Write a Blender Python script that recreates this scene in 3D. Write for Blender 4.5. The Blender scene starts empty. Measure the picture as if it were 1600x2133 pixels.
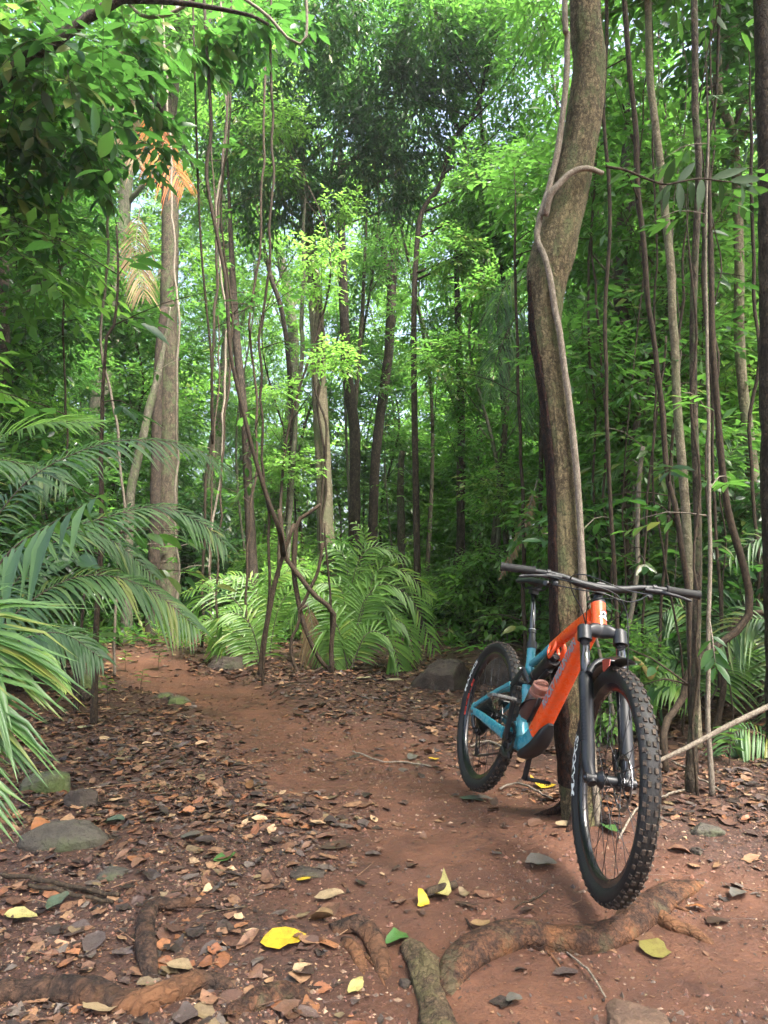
import bpy, math, random
import numpy as np
from mathutils import Matrix, Vector
from math import radians, sin, cos, pi

S = bpy.context.scene
COL = S.collection
# ------------------------------------------------------------ camera
FPX = 1432.0                     # focal length in pixels of the 1600 px wide photograph
PITCH = radians(5.0)
CAMH = 1.06
cam_d = bpy.data.cameras.new('camera'); cam = bpy.data.objects.new('camera', cam_d)
COL.objects.link(cam); S.camera = cam
cam.location = (0, 0, CAMH); cam.rotation_euler = (radians(90) + PITCH, 0, 0)
cam_d.sensor_fit = 'HORIZONTAL'; cam_d.sensor_width = 36; cam_d.lens = 36 * FPX / 1600
cam_d.clip_start = 0.05; cam_d.clip_end = 2000
# ------------------------------------------------------------ world, sun
SUN_EL, SUN_AZ = radians(60), radians(138)      # azimuth from +Y (ahead) towards +X
wd = bpy.data.worlds.new('World'); S.world = wd; wd.use_nodes = True
nt = wd.node_tree; bg = nt.nodes['Background']
sky = nt.nodes.new('ShaderNodeTexSky'); sky.sky_type = 'NISHITA'; sky.sun_disc = False
sky.sun_elevation = SUN_EL; sky.sun_rotation = SUN_AZ
sky.air_density = .8; sky.dust_density = 8.0; sky.ozone_density = 1.0
nt.links.new(sky.outputs[0], bg.inputs[0]); bg.inputs[1].default_value = 0.15
sd = bpy.data.lights.new('sun', 'SUN'); sd.energy = 4.0; sd.angle = radians(16); sd.color = (1, .965, .91)
sun = bpy.data.objects.new('sun', sd); COL.objects.link(sun)
sdir = Vector((sin(SUN_AZ) * cos(SUN_EL), cos(SUN_AZ) * cos(SUN_EL), sin(SUN_EL)))
sun.rotation_euler = sdir.to_track_quat('Z', 'Y').to_euler()
S.view_settings.view_transform = 'Standard'; S.view_settings.look = 'None'
S.view_settings.exposure = 2.55; S.view_settings.gamma = 1
S.render.engine = 'CYCLES'
cy = S.cycles
cy.use_denoising = True
try: cy.denoiser = 'OPENIMAGEDENOISE'; cy.denoising_prefilter = 'ACCURATE'
except Exception: pass
cy.max_bounces = 9; cy.diffuse_bounces = 7; cy.glossy_bounces = 2; cy.transmission_bounces = 4
cy.caustics_reflective = False; cy.caustics_refractive = False
cy.use_adaptive_sampling = True; cy.adaptive_threshold = 0.02
cy.sample_clamp_indirect = 6

# ------------------------------------------------------------ pixel -> place
SP, CP = sin(PITCH), cos(PITCH)
def at(px, py, Y):
    "point of the place seen at photo pixel (px,py) at distance Y ahead of the camera"
    x = (px - 800) / FPX; y = (py - 1066.5) / FPX
    d = np.array([x, SP * y + CP, -CP * y + SP]); d = d / d[1]
    return d * Y + np.array([0, 0, CAMH])
def ats(L, Y):
    "list of (px,py[,Y]) -> points"
    return np.array([at(p[0], p[1], p[2] if len(p) > 2 else Y) for p in L])

# ------------------------------------------------------------ noise
_rs = np.random.RandomState(7); _NT = _rs.rand(256, 256)
def vnoise(x, y):
    x = np.asarray(x, float); y = np.asarray(y, float)
    xi = np.floor(x).astype(int); yi = np.floor(y).astype(int); fx = x - xi; fy = y - yi
    fx = fx * fx * (3 - 2 * fx); fy = fy * fy * (3 - 2 * fy)
    a = _NT[xi % 256, yi % 256]; b = _NT[(xi + 1) % 256, yi % 256]; c = _NT[xi % 256, (yi + 1) % 256]; d = _NT[(xi + 1) % 256, (yi + 1) % 256]
    return (a * (1 - fx) + b * fx) * (1 - fy) + (c * (1 - fx) + d * fx) * fy - .5
def fbm(x, y, o=4):
    s = 0; a = 1
    for i in range(o):
        s = s + a * vnoise(x * 2 ** i + 17 * i, y * 2 ** i + 31 * i); a *= .5
    return s

# ------------------------------------------------------------ mesh builder
class MB:
    def __init__(s): s.V = []; s.F = []; s.n = 0; s.A = []; s.C = []
    def add(s, V, F, rnd=None, col=None):
        "V (n,3); F (m,k) array or list of faces"
        V = np.asarray(V, float).reshape(-1, 3)
        if isinstance(F, np.ndarray): groups = [F.astype(np.int64)]
        else:
            by = {}
            for f in F: by.setdefault(len(f), []).append(f)
            groups = [np.array(g, np.int64) for g in by.values()]
        for g in groups:
            if len(g) == 0: continue
            s.F.append(g + s.n)
            r = np.full(len(g), .5) if rnd is None else np.broadcast_to(np.asarray(rnd, float), (len(g),))
            s.A.append(r)
            c = np.zeros((len(g), 3)) if col is None else np.broadcast_to(np.asarray(col, float), (len(g), 3))
            s.C.append(c)
        s.V.append(V); s.n += len(V); return s
    def mesh(s, name, mat, smooth=True, sharp=None):
        me = bpy.data.meshes.new(name)
        V = np.concatenate(s.V); nl = sum(g.size for g in s.F); npol = sum(len(g) for g in s.F)
        me.vertices.add(len(V)); me.vertices.foreach_set('co', V.astype(np.float32).ravel())
        me.loops.add(nl); me.polygons.add(npol)
        me.loops.foreach_set('vertex_index', np.concatenate([g.ravel() for g in s.F]).astype(np.int32))
        tot = np.concatenate([np.full(len(g), g.shape[1]) for g in s.F])
        me.polygons.foreach_set('loop_start', np.concatenate([[0], np.cumsum(tot)[:-1]]).astype(np.int32))
        me.update(calc_edges=True)
        me.polygons.foreach_set('use_smooth', np.full(npol, bool(smooth)))
        a = me.attributes.new('rnd', 'FLOAT', 'FACE'); a.data.foreach_set('value', np.concatenate(s.A).astype(np.float32))
        C = np.concatenate(s.C)
        if C.any():
            a = me.attributes.new('col', 'FLOAT_COLOR', 'FACE')
            a.data.foreach_set('color', np.concatenate([C, np.ones((len(C), 1))], 1).astype(np.float32).ravel())
        if mat is not None: me.materials.append(mat)
        if sharp: 
            try: me.set_sharp_from_angle(angle=radians(sharp))
            except Exception: pass
        return me
    def obj(s, name, mat, parent=None, smooth=True, sharp=None):
        o = bpy.data.objects.new(name, s.mesh(name, mat, smooth, sharp)); COL.objects.link(o)
        if parent is not None: o.parent = parent
        return o

def tag(o, label, cat, group=None, kind=None):
    if label: o['label'] = label
    if cat: o['category'] = cat
    if group: o['group'] = group
    if kind: o['kind'] = kind
    return o
def empty(name, loc=(0, 0, 0), rz=0, sc=1):
    o = bpy.data.objects.new(name, None); COL.objects.link(o); o.empty_display_size = .1
    o.location = loc; o.rotation_euler = (0, 0, rz); o.scale = (sc, sc, sc); return o
def copy_tree(o, parent=None):
    c = o.copy(); COL.objects.link(c)
    if parent is not None: c.parent = parent
    for ch in KIDS(o): copy_tree(ch, c)
    return c
def KIDS(o): return [x for x in COL.objects if x.parent == o] if False else list(o.children)

def unit(v):
    v = np.asarray(v, float); return v / (np.linalg.norm(v, axis=-1, keepdims=True) + 1e-12)
def smooth_path(P, n):
    "Catmull-Rom through points P (k,d) -> n points"
    P = np.asarray(P, float)
    if len(P) == 2: t = np.linspace(0, 1, n)[:, None]; return P[0] * (1 - t) + P[1] * t
    Q = np.vstack([2 * P[0] - P[1], P, 2 * P[-1] - P[-2]]); k = len(P) - 1
    L = np.r_[0, np.cumsum(np.linalg.norm(np.diff(P[:, :3], axis=0), axis=1))]
    s = np.linspace(0, L[-1], n); i = np.clip(np.searchsorted(L, s, 'right') - 1, 0, k - 1)
    t = ((s - L[i]) / (L[i + 1] - L[i] + 1e-12))[:, None]
    a, b, c, d = Q[i], Q[i + 1], Q[i + 2], Q[i + 3]
    return .5 * (2 * b + (c - a) * t + (2 * a - 5 * b + 4 * c - d) * t * t + (3 * b - a - 3 * c + d) * t ** 3)
def sweep(P, ra, rb=None, n=10, up=(0, 0, 1), pw=2.0, cap=True, lump=0, seed=0, lf=3.0, closed=False):
    "tube along P; ra sideways radius, rb radius along up; superellipse power pw"
    P = np.asarray(P, float); m = len(P)
    ra = np.broadcast_to(np.asarray(ra, float), (m,)); rb = ra if rb is None else np.broadcast_to(np.asarray(rb, float), (m,))
    T = np.gradient(P, axis=0)
    if closed: T = np.roll(P, -1, 0) - np.roll(P, 1, 0)
    T = unit(T); up = np.asarray(up, float)
    A = np.zeros_like(P)
    a = np.cross(T[0], up)
    if np.linalg.norm(a) < 1e-3: a = np.cross(T[0], [1, .01, 0])
    for i in range(m):
        if i: a = a - T[i] * (a @ T[i])
        a = a / (np.linalg.norm(a) + 1e-12); A[i] = a
    B = np.cross(A, T)
    th = np.linspace(0, 2 * pi, n, endpoint=False)
    c, s_ = np.cos(th), np.sin(th); e = 2 / pw
    cx = np.sign(c) * np.abs(c) ** e; cy_ = np.sign(s_) * np.abs(s_) ** e
    V = P[:, None] + A[:, None] * (ra[:, None, None] * cx[None, :, None]) + B[:, None] * (rb[:, None, None] * cy_[None, :, None])
    if lump:
        L = np.r_[0, np.cumsum(np.linalg.norm(np.diff(P, axis=0), axis=1))]
        q = L[:, None] * lf / np.maximum(ra.mean(), 1e-4) * .3
        k = fbm(q + seed * 13.7 + np.cos(th)[None] * 1.3, np.sin(th)[None] * 1.3 + seed * 7.1 + q * .2, 3)
        V = P[:, None] + (V - P[:, None]) * (1 + lump * 2 * k[..., None])
    V = V.reshape(-1, 3)
    i = np.arange(m if closed else m - 1)[:, None]; j = np.arange(n)[None]
    i2 = (i + 1) % m
    F = np.stack([i * n + j, i * n + (j + 1) % n, i2 * n + (j + 1) % n, i2 * n + j], -1).reshape(-1, 4)
    F = F[:, ::-1].copy()
    if cap and not closed:
        V = np.vstack([V, P[0], P[-1]]); k = m * n; jj = np.arange(n)
        C1 = np.stack([np.full(n, k), jj, (jj + 1) % n, (jj + 1) % n], -1)
        t0 = np.stack([np.full(n, k), jj, (jj + 1) % n], -1)[:, ::-1]; t1 = np.stack([np.full(n, k + 1), (m - 1) * n + (jj + 1) % n, (m - 1) * n + jj], -1)[:, ::-1]
        return V, [list(f) for f in F] + [list(f) for f in t0[:, ::-1]] + [list(f) for f in t1[:, ::-1]]
    return V, F
def box(c, s, R=None, taper=1.0):
    s = np.asarray(s, float) / 2; v = np.array([[x, y, z] for z in (-1, 1) for y in (-1, 1) for x in (-1, 1)], float) * s
    v[4:, :2] *= taper
    if R is not None: v = v @ np.asarray(R).T
    return v + np.asarray(c), [[0, 2, 3, 1], [4, 5, 7, 6], [0, 1, 5, 4], [2, 6, 7, 3], [0, 4, 6, 2], [1, 3, 7, 5]]
def revolve(c, prof, n=64, closed=True, axis='y'):
    "profile rows (r, y) revolved about the y axis through c"
    prof = np.asarray(prof, float); k = len(prof); th = np.linspace(0, 2 * pi, n, endpoint=False)
    V = np.stack([prof[None, :, 0] * np.cos(th)[:, None], np.broadcast_to(prof[None, :, 1], (n, k)), prof[None, :, 0] * np.sin(th)[:, None]], -1).reshape(-1, 3) + c
    i = np.arange(n)[:, None]; j = np.arange(k if closed else k - 1)[None]
    F = np.stack([i * k + j, ((i + 1) % n) * k + j, ((i + 1) % n) * k + (j + 1) % k, i * k + (j + 1) % k], -1).reshape(-1, 4)
    return V, F

# ------------------------------------------------------------ materials
def mat(name): 
    m = bpy.data.materials.new(name); m.use_nodes = True; return m, m.node_tree, m.node_tree.nodes['Principled BSDF']
def N(t, ty, **k):
    n = t.nodes.new(ty)
    for a, v in k.items(): setattr(n, a, v)
    return n
def noise(t, scale, detail=4, rough=.6, vec=None, dist=0):
    n = N(t, 'ShaderNodeTexNoise'); n.inputs['Scale'].default_value = scale; n.inputs['Detail'].default_value = detail
    n.inputs['Roughness'].default_value = rough; n.inputs['Distortion'].default_value = dist
    if vec is not None: t.links.new(vec, n.inputs['Vector'])
    return n.outputs['Fac']
def ramp(t, fac, stops):
    n = N(t, 'ShaderNodeValToRGB'); e = n.color_ramp.elements
    while len(e) > 1: e.remove(e[-1])
    e[0].position = stops[0][0]; e[0].color = (*stops[0][1], 1)
    for p, c in stops[1:]: q = e.new(p); q.color = (*c, 1)
    t.links.new(fac, n.inputs[0]); return n.outputs[0]
def mixc(t, fac, a, b, mode='MIX'):
    n = N(t, 'ShaderNodeMix', data_type='RGBA', blend_type=mode)
    for s_, v in ((0, fac), (6, a), (7, b)):
        if isinstance(v, (int, float)): n.inputs[s_].default_value = v
        elif isinstance(v, tuple): n.inputs[s_].default_value = (*v, 1)
        else: t.links.new(v, n.inputs[s_])
    return n.outputs[2]
def mapping(t, sc, kind='Object'):
    tc = N(t, 'ShaderNodeTexCoord'); mp = N(t, 'ShaderNodeMapping'); mp.inputs['Scale'].default_value = sc
    t.links.new(tc.outputs[kind], mp.inputs[0]); return mp.outputs[0]
def bump(t, h, st, dist, p, prev=None):
    b = N(t, 'ShaderNodeBump'); b.inputs['Strength'].default_value = st; b.inputs['Distance'].default_value = dist
    t.links.new(h, b.inputs['Height'])
    if prev is not None: t.links.new(prev, b.inputs['Normal'])
    if p is not None: t.links.new(b.outputs[0], p.inputs['Normal'])
    return b.outputs[0]
def attr(t, name):
    n = N(t, 'ShaderNodeAttribute'); n.attribute_name = name; return n
def simple(name, col, rough=.5, metal=0, bumpy=0, sc=60, coat=0, var=.25):
    m, t, p = mat(name); v = mapping(t, (1, 1, 1)); f = noise(t, sc, 4, .6, v)
    c1 = tuple(x * (1 - var) for x in col); c2 = tuple(min(1, x * (1 + var)) for x in col)
    t.links.new(ramp(t, f, [(.35, c1), (.65, c2)]), p.inputs['Base Color'])
    p.inputs['Roughness'].default_value = rough; p.inputs['Metallic'].default_value = metal; p.inputs['Coat Weight'].default_value = coat
    p.inputs['Coat Roughness'].default_value = .12
    if bumpy: bump(t, f, bumpy, .01, p)
    return m
def leafmat(name, dark, light, trans, tw=.4, rough=.38, spec=.5):
    m, t, p = mat(name); a = attr(t, 'rnd').outputs['Fac']
    oi = N(t, 'ShaderNodeObjectInfo'); ad = N(t, 'ShaderNodeMath', operation='MULTIPLY_ADD'); t.links.new(oi.outputs['Random'], ad.inputs[0])
    ad.inputs[1].default_value = .35; t.links.new(a, ad.inputs[2])
    sb = N(t, 'ShaderNodeMath', operation='SUBTRACT'); t.links.new(ad.outputs[0], sb.inputs[0]); sb.inputs[1].default_value = .17
    f = sb.outputs[0]
    c = ramp(t, f, [(.0, tuple(x * .8 for x in dark)), (.25, dark), (.75, light), (.985, tuple(np.array(light) * .6 + np.array((.28, .2, .03)) * .5))])
    t.links.new(c, p.inputs['Base Color'])
    p.inputs['Roughness'].default_value = rough; p.inputs['Specular IOR Level'].default_value = spec
    tr = N(t, 'ShaderNodeBsdfTranslucent'); t.links.new(ramp(t, f, [(.05, tuple(x * .55 for x in trans)), (.9, trans)]), tr.inputs[0])
    mx = N(t, 'ShaderNodeMixShader'); mx.inputs[0].default_value = tw
    t.links.new(p.outputs[0], mx.inputs[1]); t.links.new(tr.outputs[0], mx.inputs[2])
    t.links.new(mx.outputs[0], t.nodes['Material Output'].inputs[0]); return m
def barkmat(name, c1, c2, patch=None, moss=None, sc=(14, 14, 3), bs=.7, bd=.012, rough=.85, crack=.7, lichen=None):
    m, t, p = mat(name); v = mapping(t, sc); c1 = np.array(c1); c2 = np.array(c2)
    f = noise(t, 2.2, 10, .74, v, .5); c = ramp(t, f, [(.30, tuple(c1 * .6)), (.45, tuple(c1)), (.56, tuple((c1 + c2) / 2)), (.70, tuple(c2))])
    h = noise(t, 9, 5, .7, v)
    c = mixc(t, ramp(t, h, [(.38, (.75, .75, .75)), (.55, (0, 0, 0))]), c, tuple(c1 * .45))
    if patch:
        g = noise(t, 1.1, 4, .6, mapping(t, (3, 3, 1.6))); c = mixc(t, ramp(t, g, [(.48, (0, 0, 0)), (.62, (.85, .85, .85))]), c, mixc(t, h, tuple(np.array(patch) * .55), patch))
    if moss:
        g = noise(t, 7, 6, .75, mapping(t, (1.5, 1.5, 1))); c = mixc(t, ramp(t, g, [(.50, (0, 0, 0)), (.60, (.75, .75, .75))]), c, moss)
    vo = N(t, 'ShaderNodeTexVoronoi', feature='DISTANCE_TO_EDGE'); vo.inputs['Scale'].default_value = 2.6; t.links.new(v, vo.inputs['Vector'])
    wv = N(t, 'ShaderNodeVectorMath', operation='ADD'); nn = N(t, 'ShaderNodeTexNoise'); nn.inputs['Scale'].default_value = 1.5; nn.inputs['Detail'].default_value = 4; t.links.new(v, nn.inputs['Vector'])
    t.links.new(v, wv.inputs[0]); t.links.new(nn.outputs['Color'], wv.inputs[1]); t.links.new(wv.outputs[0], vo.inputs['Vector'])
    ck = ramp(t, vo.outputs['Distance'], [(.0, (crack,) * 3), (.10, (0, 0, 0))]); c = mixc(t, ck, c, tuple(c1 * .3))
    t.links.new(c, p.inputs['Base Color']); p.inputs['Roughness'].default_value = rough; p.inputs['Specular IOR Level'].default_value = .3
    b1 = bump(t, ramp(t, vo.outputs['Distance'], [(.0, (0, 0, 0)), (.14, (1, 1, 1))]), bs * .7, bd * .6, None); b2 = bump(t, f, bs, bd, None, b1); bump(t, h, bs * .6, bd * .4, p, b2); return m

M = {}
M['leaf_dark'] = leafmat('leaf_dark', (.018, .055, .020), (.050, .125, .038), (.11, .32, .05), .38, .32, .75)
M['leaf_mid'] = leafmat('leaf_mid', (.026, .080, .022), (.088, .185, .045), (.19, .47, .07), .48, .35, .65)
M['leaf_bright'] = leafmat('leaf_bright', (.050, .135, .028), (.14, .265, .055), (.28, .60, .09), .5, .4, .6)
M['palm'] = leafmat('palm', (.038, .098, .034), (.10, .195, .062), (.17, .38, .065), .36, .4, .45)
M['palm_bright'] = leafmat('palm_bright', (.075, .17, .035), (.18, .33, .07), (.34, .66, .11), .48, .4)
M['palm_dry'] = leafmat('palm_dry', (.16, .11, .06), (.32, .24, .14), (.4, .2, .08), .3, .7, .2)
M['palm_rust'] = leafmat('palm_rust', (.30, .09, .02), (.5, .2, .05), (.6, .22, .04), .35, .6, .2)
M['bark_main'] = barkmat('bark_main', (.10, .076, .042), (.44, .35, .19), patch=(.26, .225, .11), moss=(.12, .145, .06), sc=(26, 26, 16), bs=1.0, bd=.02, crack=.7)
M['bark_red'] = barkmat('bark_red', (.012, .006, .004), (.12, .05, .026), sc=(24, 24, 12), bs=1, bd=.02)
M['bark_brown'] = barkmat('bark_brown', (.045, .034, .023), (.19, .15, .10), moss=(.08, .105, .045), sc=(12, 12, 6), crack=.5)
M['bark_pale'] = barkmat('bark_pale', (.16, .135, .085), (.38, .32, .22), patch=(.19, .20, .11), sc=(12, 12, 9), crack=.25)
M['bark_dark'] = barkmat('bark_dark', (.032, .023, .016), (.13, .095, .065), sc=(12, 12, 6))
M['bark_grey'] = barkmat('bark_grey', (.10, .09, .065), (.28, .26, .19), moss=(.10, .14, .055), sc=(12, 12, 6), crack=.4)
M['vine'] = barkmat('vine', (.17, .14, .105), (.38, .33, .26), sc=(40, 40, 16), crack=.12, bs=.5, bd=.006)
M['vine_dark'] = barkmat('vine_dark', (.028, .019, .012), (.12, .085, .05), sc=(40, 40, 16), crack=.3, bs=.5, bd=.005)
M['vine_brown'] = barkmat('vine_brown', (.05, .034, .022), (.19, .135, .085), sc=(40, 40, 16), crack=.25)
M['leaf_matt'] = leafmat('leaf_matt', (.018, .045, .016), (.045, .10, .03), (.12, .26, .04), .35, .65, .25)
M['twig'] = simple('twig', (.06, .045, .03), .8)
# ------------------------------------------------------------ leaves
def leaf_batch(P, D, U, L, W, kind='lo', fold=.25, droop=.15):
    n = len(P); D = unit(D); U = U - D * (U * D).sum(1, keepdims=True); U = unit(U); Sd = np.cross(D, U)
    L = np.broadcast_to(L, (n,))[:, None]; W = np.broadcast_to(W, (n,))[:, None]
    if kind == 'lo':
        st = [(0, 0, 0), (.45, -1, fold), (1, 0, 0), (.45, 1, fold)]; F = [[0, 1, 2], [0, 2, 3]]
    elif kind == 'mid':
        st = [(0, 0, 0), (.3, -.9, fold), (.3, 0, 0), (.3, .9, fold), (.68, -.75, fold), (.68, 0, 0), (.68, .75, fold), (1, 0, 0)]
        F = [[0, 1, 2, 2], [0, 2, 3, 3], [1, 4, 5, 2], [2, 5, 6, 3], [4, 7, 5, 5], [5, 7, 6, 6]]
    else:
        ts = [.12, .3, .5, .7, .87]; ws = [.55, .92, 1, .78, .38]
        st = [(0, 0, 0)]; F = []
        for t, w in zip(ts, ws): st += [(t, -w, fold), (t, 0, 0), (t, w, fold)]
        st.append((1.04, 0, 0)); m = len(st) - 1
        F = [[0, 1, 2, 2], [0, 2, 3, 3]]
        for i in range(4):
            a = 1 + 3 * i; F += [[a, a + 3, a + 4, a + 1], [a + 1, a + 4, a + 5, a + 2]]
        a = 13; F += [[a, m, a + 1, a + 1], [a + 1, m, a + 2, a + 2]]
    V = np.stack([P + D * L * t + Sd * W * .5 * s + U * (W * .5 * abs(s) * f - droop * L * t * t) for t, s, f in st], 1)
    k = len(st)
    if kind == 'lo': Fa = np.array(F)
    else:
        tri = np.array([f[:3] for f in F if f[2] == f[3]]); qd = np.array([f for f in F if f[2] != f[3]])
        Fa = (tri, qd)
    off = (np.arange(n) * k)[:, None, None]
    if kind == 'lo': return V.reshape(-1, 3), [(Fa[None] + off).reshape(-1, 3)]
    return V.reshape(-1, 3), [(tri[None] + off).reshape(-1, 3), (qd[None] + off).reshape(-1, 4)]
def add_leaves(mb, P, D, U, L, W, kind='lo', rnd=None, col=None, fold=.25, droop=.15):
    V, Fs = leaf_batch(P, D, U, L, W, kind, fold, droop); n = len(P)
    base = mb.n
    for i, F in enumerate(Fs):
        r = None if rnd is None else np.repeat(rnd, len(F) // n)
        c = None if col is None else np.repeat(col, len(F) // n, axis=0)
        if i == 0: mb.add(V, F, r, c); 
        else:
            mb.F.append(F + base); mb.A.append(np.full(len(F), .5) if r is None else r); mb.C.append(np.zeros((len(F), 3)) if c is None else c)
def sprays(mb, c, a, s, m, L, W, rs, kind='lo', down=.25, rnd0=None, twig=None, wob=.25, side=.9):
    "leafy twigs: at c (N,3), axis a (N,3), length s, m leaves each"
    N_ = len(c); a = unit(a)
    up = np.tile([0, 0, 1.], (N_, 1)); sd = unit(np.cross(a, up) + 1e-6)
    t = np.linspace(.12, 1, m)
    r0 = rs.rand(N_) if rnd0 is None else rnd0
    Ps, Ds, Us, Rs = [], [], [], []
    for j in range(m):
        sg = 1 if j % 2 else -1
        p = c + a * (s * t[j])[:, None] if np.ndim(s) else c + a * s * t[j]
        p = p - up * (down * (s if np.ndim(s) == 0 else s[:, None]) * t[j] ** 2 * .5)
        f = .35 + .9 * t[j] if j < m - 1 else 3
        d = a * f + sd * sg * side + rs.randn(N_, 3) * wob - up * down
        Ps.append(p); Ds.append(d); Us.append(up + rs.randn(N_, 3) * .3 + sd * sg * -.15); Rs.append(np.clip(r0 + rs.randn(N_) * .12, 0, 1))
    P = np.concatenate(Ps); D = np.concatenate(Ds); U = np.concatenate(Us); R = np.concatenate(Rs)
    k = .7 + .6 * rs.rand(len(P))
    add_leaves(mb, P, D, U, L * k, W * k, kind, R)
    if twig is not None:
        e = c + a * (s if np.ndim(s) == 0 else s[:, None]) - up * (down * (s if np.ndim(s) == 0 else s[:, None]) * .5)
        twigs(twig, c, e, .0016 + .012 * L)
def twigs(mb, A, B, r):
    n = len(A); d = unit(B - A); s = unit(np.cross(d, [.3, .2, 1])); u = np.cross(d, s)
    V = np.stack([A + s * r, A - s * r * .5 + u * r * .8, A - s * r * .5 - u * r * .8, B + s * r * .4, B - s * r * .3 + u * r * .3, B - s * r * .3 - u * r * .3], 1).reshape(-1, 3)
    F = np.array([[0, 1, 4, 3], [1, 2, 5, 4], [2, 0, 3, 5]]); off = (np.arange(n) * 6)[:, None, None]
    mb.add(V, (F[None] + off).reshape(-1, 4))
def clump_leaves(mb, tw, rs, C, R, n, s, m, L, W, kind='lo', flat=.75, down=.3, shell=.55):
    "n sprays through an ellipsoidal clump at C radius R"
    u = unit(rs.randn(n, 3)); r = R * (shell + (1 - shell) * rs.rand(n)) * (.75 + .5 * rs.rand(n))
    p = np.asarray(C) + u * r[:, None] * [1, 1, flat]
    a = unit(u + rs.randn(n, 3) * .6 + [0, 0, .05]); a[:, 2] *= .6
    tone = np.clip(rs.rand() * .5 + .25 + rs.randn(n) * .12, 0, 1)
    sprays(mb, p - a * s * .5, a, s, m, L, W, rs, kind, down, tone, tw)
    return p
# ------------------------------------------------------------ palm frond
def frond(mb, ra, P, rs, n=40, L=.4, W=.03, r=.008, droop=.35, lift=.25, fwd=.7, taper=None, seg=4, start=.12, side_up=(0, 0, 1), ragged=.12, one=None):
    "feather frond: rachis through P, n leaflet pairs"
    Q = smooth_path(P, 40); ra.add(*sweep(Q, np.linspace(r, r * .25, 40), n=5))
    T = unit(np.gradient(Q, axis=0)); up = np.asarray(side_up, float)
    for sgn in ((-1, 1) if one is None else (one,)):
        t = np.linspace(start, .995, n) + rs.randn(n) * .15 / n; t = np.clip(t, 0, 1)
        i = np.clip((t * 39).astype(int), 0, 39); f = t * 39 - i; i2 = np.minimum(i + 1, 39)
        b = Q[i] * (1 - f)[:, None] + Q[i2] * f[:, None]; d = T[i]
        sd = unit(np.cross(d, up)) * sgn; un = np.cross(sd, d) * sgn; un = unit(un)
        tt = (t - start) / (1 - start)
        ln = L * (np.sin(np.clip(tt * .80 + .16, 0, 1) * pi) ** .6) * (1 + rs.randn(n) * ragged)
        fw = fwd * (.6 + 1.0 * tt)
        v0 = unit(sd + d * fw[:, None] + un * (lift * (1 + rs.randn(n) * .3))[:, None])
        k = seg + 1; V = []
        for j in range(k):
            q = j / seg
            w = W * (.35 + 1.3 * q if q < .5 else 2.0 * (1 - q) + .02) * .5 * (.8 + .4 * ln / L)
            c = b + v0 * (ln * q)[:, None]; c[:, 2] -= droop * ln * q * q * (1 + .3 * rs.rand(n))
            wd_ = unit(np.cross(v0, un)) * np.reshape(w, (-1, 1))
            V += [c - wd_ + un * np.reshape(w, (-1, 1)) * .5, c, c + wd_ + un * np.reshape(w, (-1, 1)) * .5]
        V = np.stack(V, 1); F = []
        for j in range(seg):
            a = 3 * j; F += [[a, a + 1, a + 4, a + 3], [a + 1, a + 2, a + 5, a + 4]]
        F = np.array(F); off = (np.arange(n) * 3 * k)[:, None, None]
        mb.add(V.reshape(-1, 3), (F[None] + off).reshape(-1, 4), np.repeat(np.clip(.5 + rs.randn(n) * .2, 0, 1), len(F)))
# ------------------------------------------------------------ ground
def H0(x, y):
    x = np.asarray(x, float); y = np.asarray(y, float)
    far = np.clip((y - 5) / 20, 0, 1)
    h = .10 * fbm(x * .35 + 3, y * .35 + 8, 3) * np.clip((y - 2) / 5, 0, 1)
    h = h + .28 * np.clip((-x - 1.3 - .12 * y) / 2.5, 0, 1.2) * np.clip((9 - y) / 5, 0, 1)
    h = h + .20 * np.clip((x - 1.35) / 2, 0, 1.5) * np.clip((y - 1.5) / 2, 0, 1)
    return h + far * .3
def g0(px, py):
    "flat-ground point under a pixel"
    p = at(px, py, 1.0); d = p - [0, 0, CAMH]; k = -CAMH / d[2]; return np.array([d[0] * k, k])
PATHC = [g0(1500, 2300), g0(1330, 2040), g0(1200, 1860), g0(1060, 1740), g0(860, 1620), g0(660, 1530), g0(520, 1470), g0(420, 1432), g0(330, 1402), g0(250, 1388), g0(120, 1380)]
PATHW = [.75, .66, .68, .72, .70, .56, .42, .38, .42, .5, .5]
_pc = smooth_path(np.c_[np.array(PATHC), PATHW], 160)
def pathness(x, y):
    "1 on the worn track, falling to 0 beside it"
    x = np.asarray(x, float); y = np.asarray(y, float); sh = x.shape; x = x.ravel(); y = y.ravel(); out = np.full(x.shape, -9.)
    m = (np.abs(x) < 14) & (y > -2) & (y < 22); i = np.where(m)[0]
    for k in range(0, len(i), 20000):
        j = i[k:k + 20000]; d = np.hypot(x[j, None] - _pc[None, :, 0], y[j, None] - _pc[None, :, 1]) / _pc[None, :, 2]
        out[j] = 1 - d.min(1)
    v = out.reshape(sh) + .8 * fbm(np.reshape(x, sh) * 2.1, np.reshape(y, sh) * 2.1, 4)
    return np.clip(v * 1.6 + .35, 0, 1)
def HZ(x, y):
    p = pathness(x, y)
    h = H0(x, y) - .035 * p
    near = np.clip((9 - y) / 5, 0, 1) * np.clip((4 - abs(x)), 0, 1)
    h = h + near * ((.020 - .010 * p) * fbm(x * 6, y * 6, 3) + (.010 - .004 * p) * fbm(x * 24 + 5, y * 24, 3))
    # mound that the tree beside the bicycle stands on
    d = np.hypot(x - TREEB[0], y - TREEB[1]); h = h + .05 * np.exp(-(d / .3) ** 2)
    return h
TREEB = g0(1222, 1712)
def gz(x, y): return float(HZ(np.array([float(x)]), np.array([float(y)]))[0])
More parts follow.
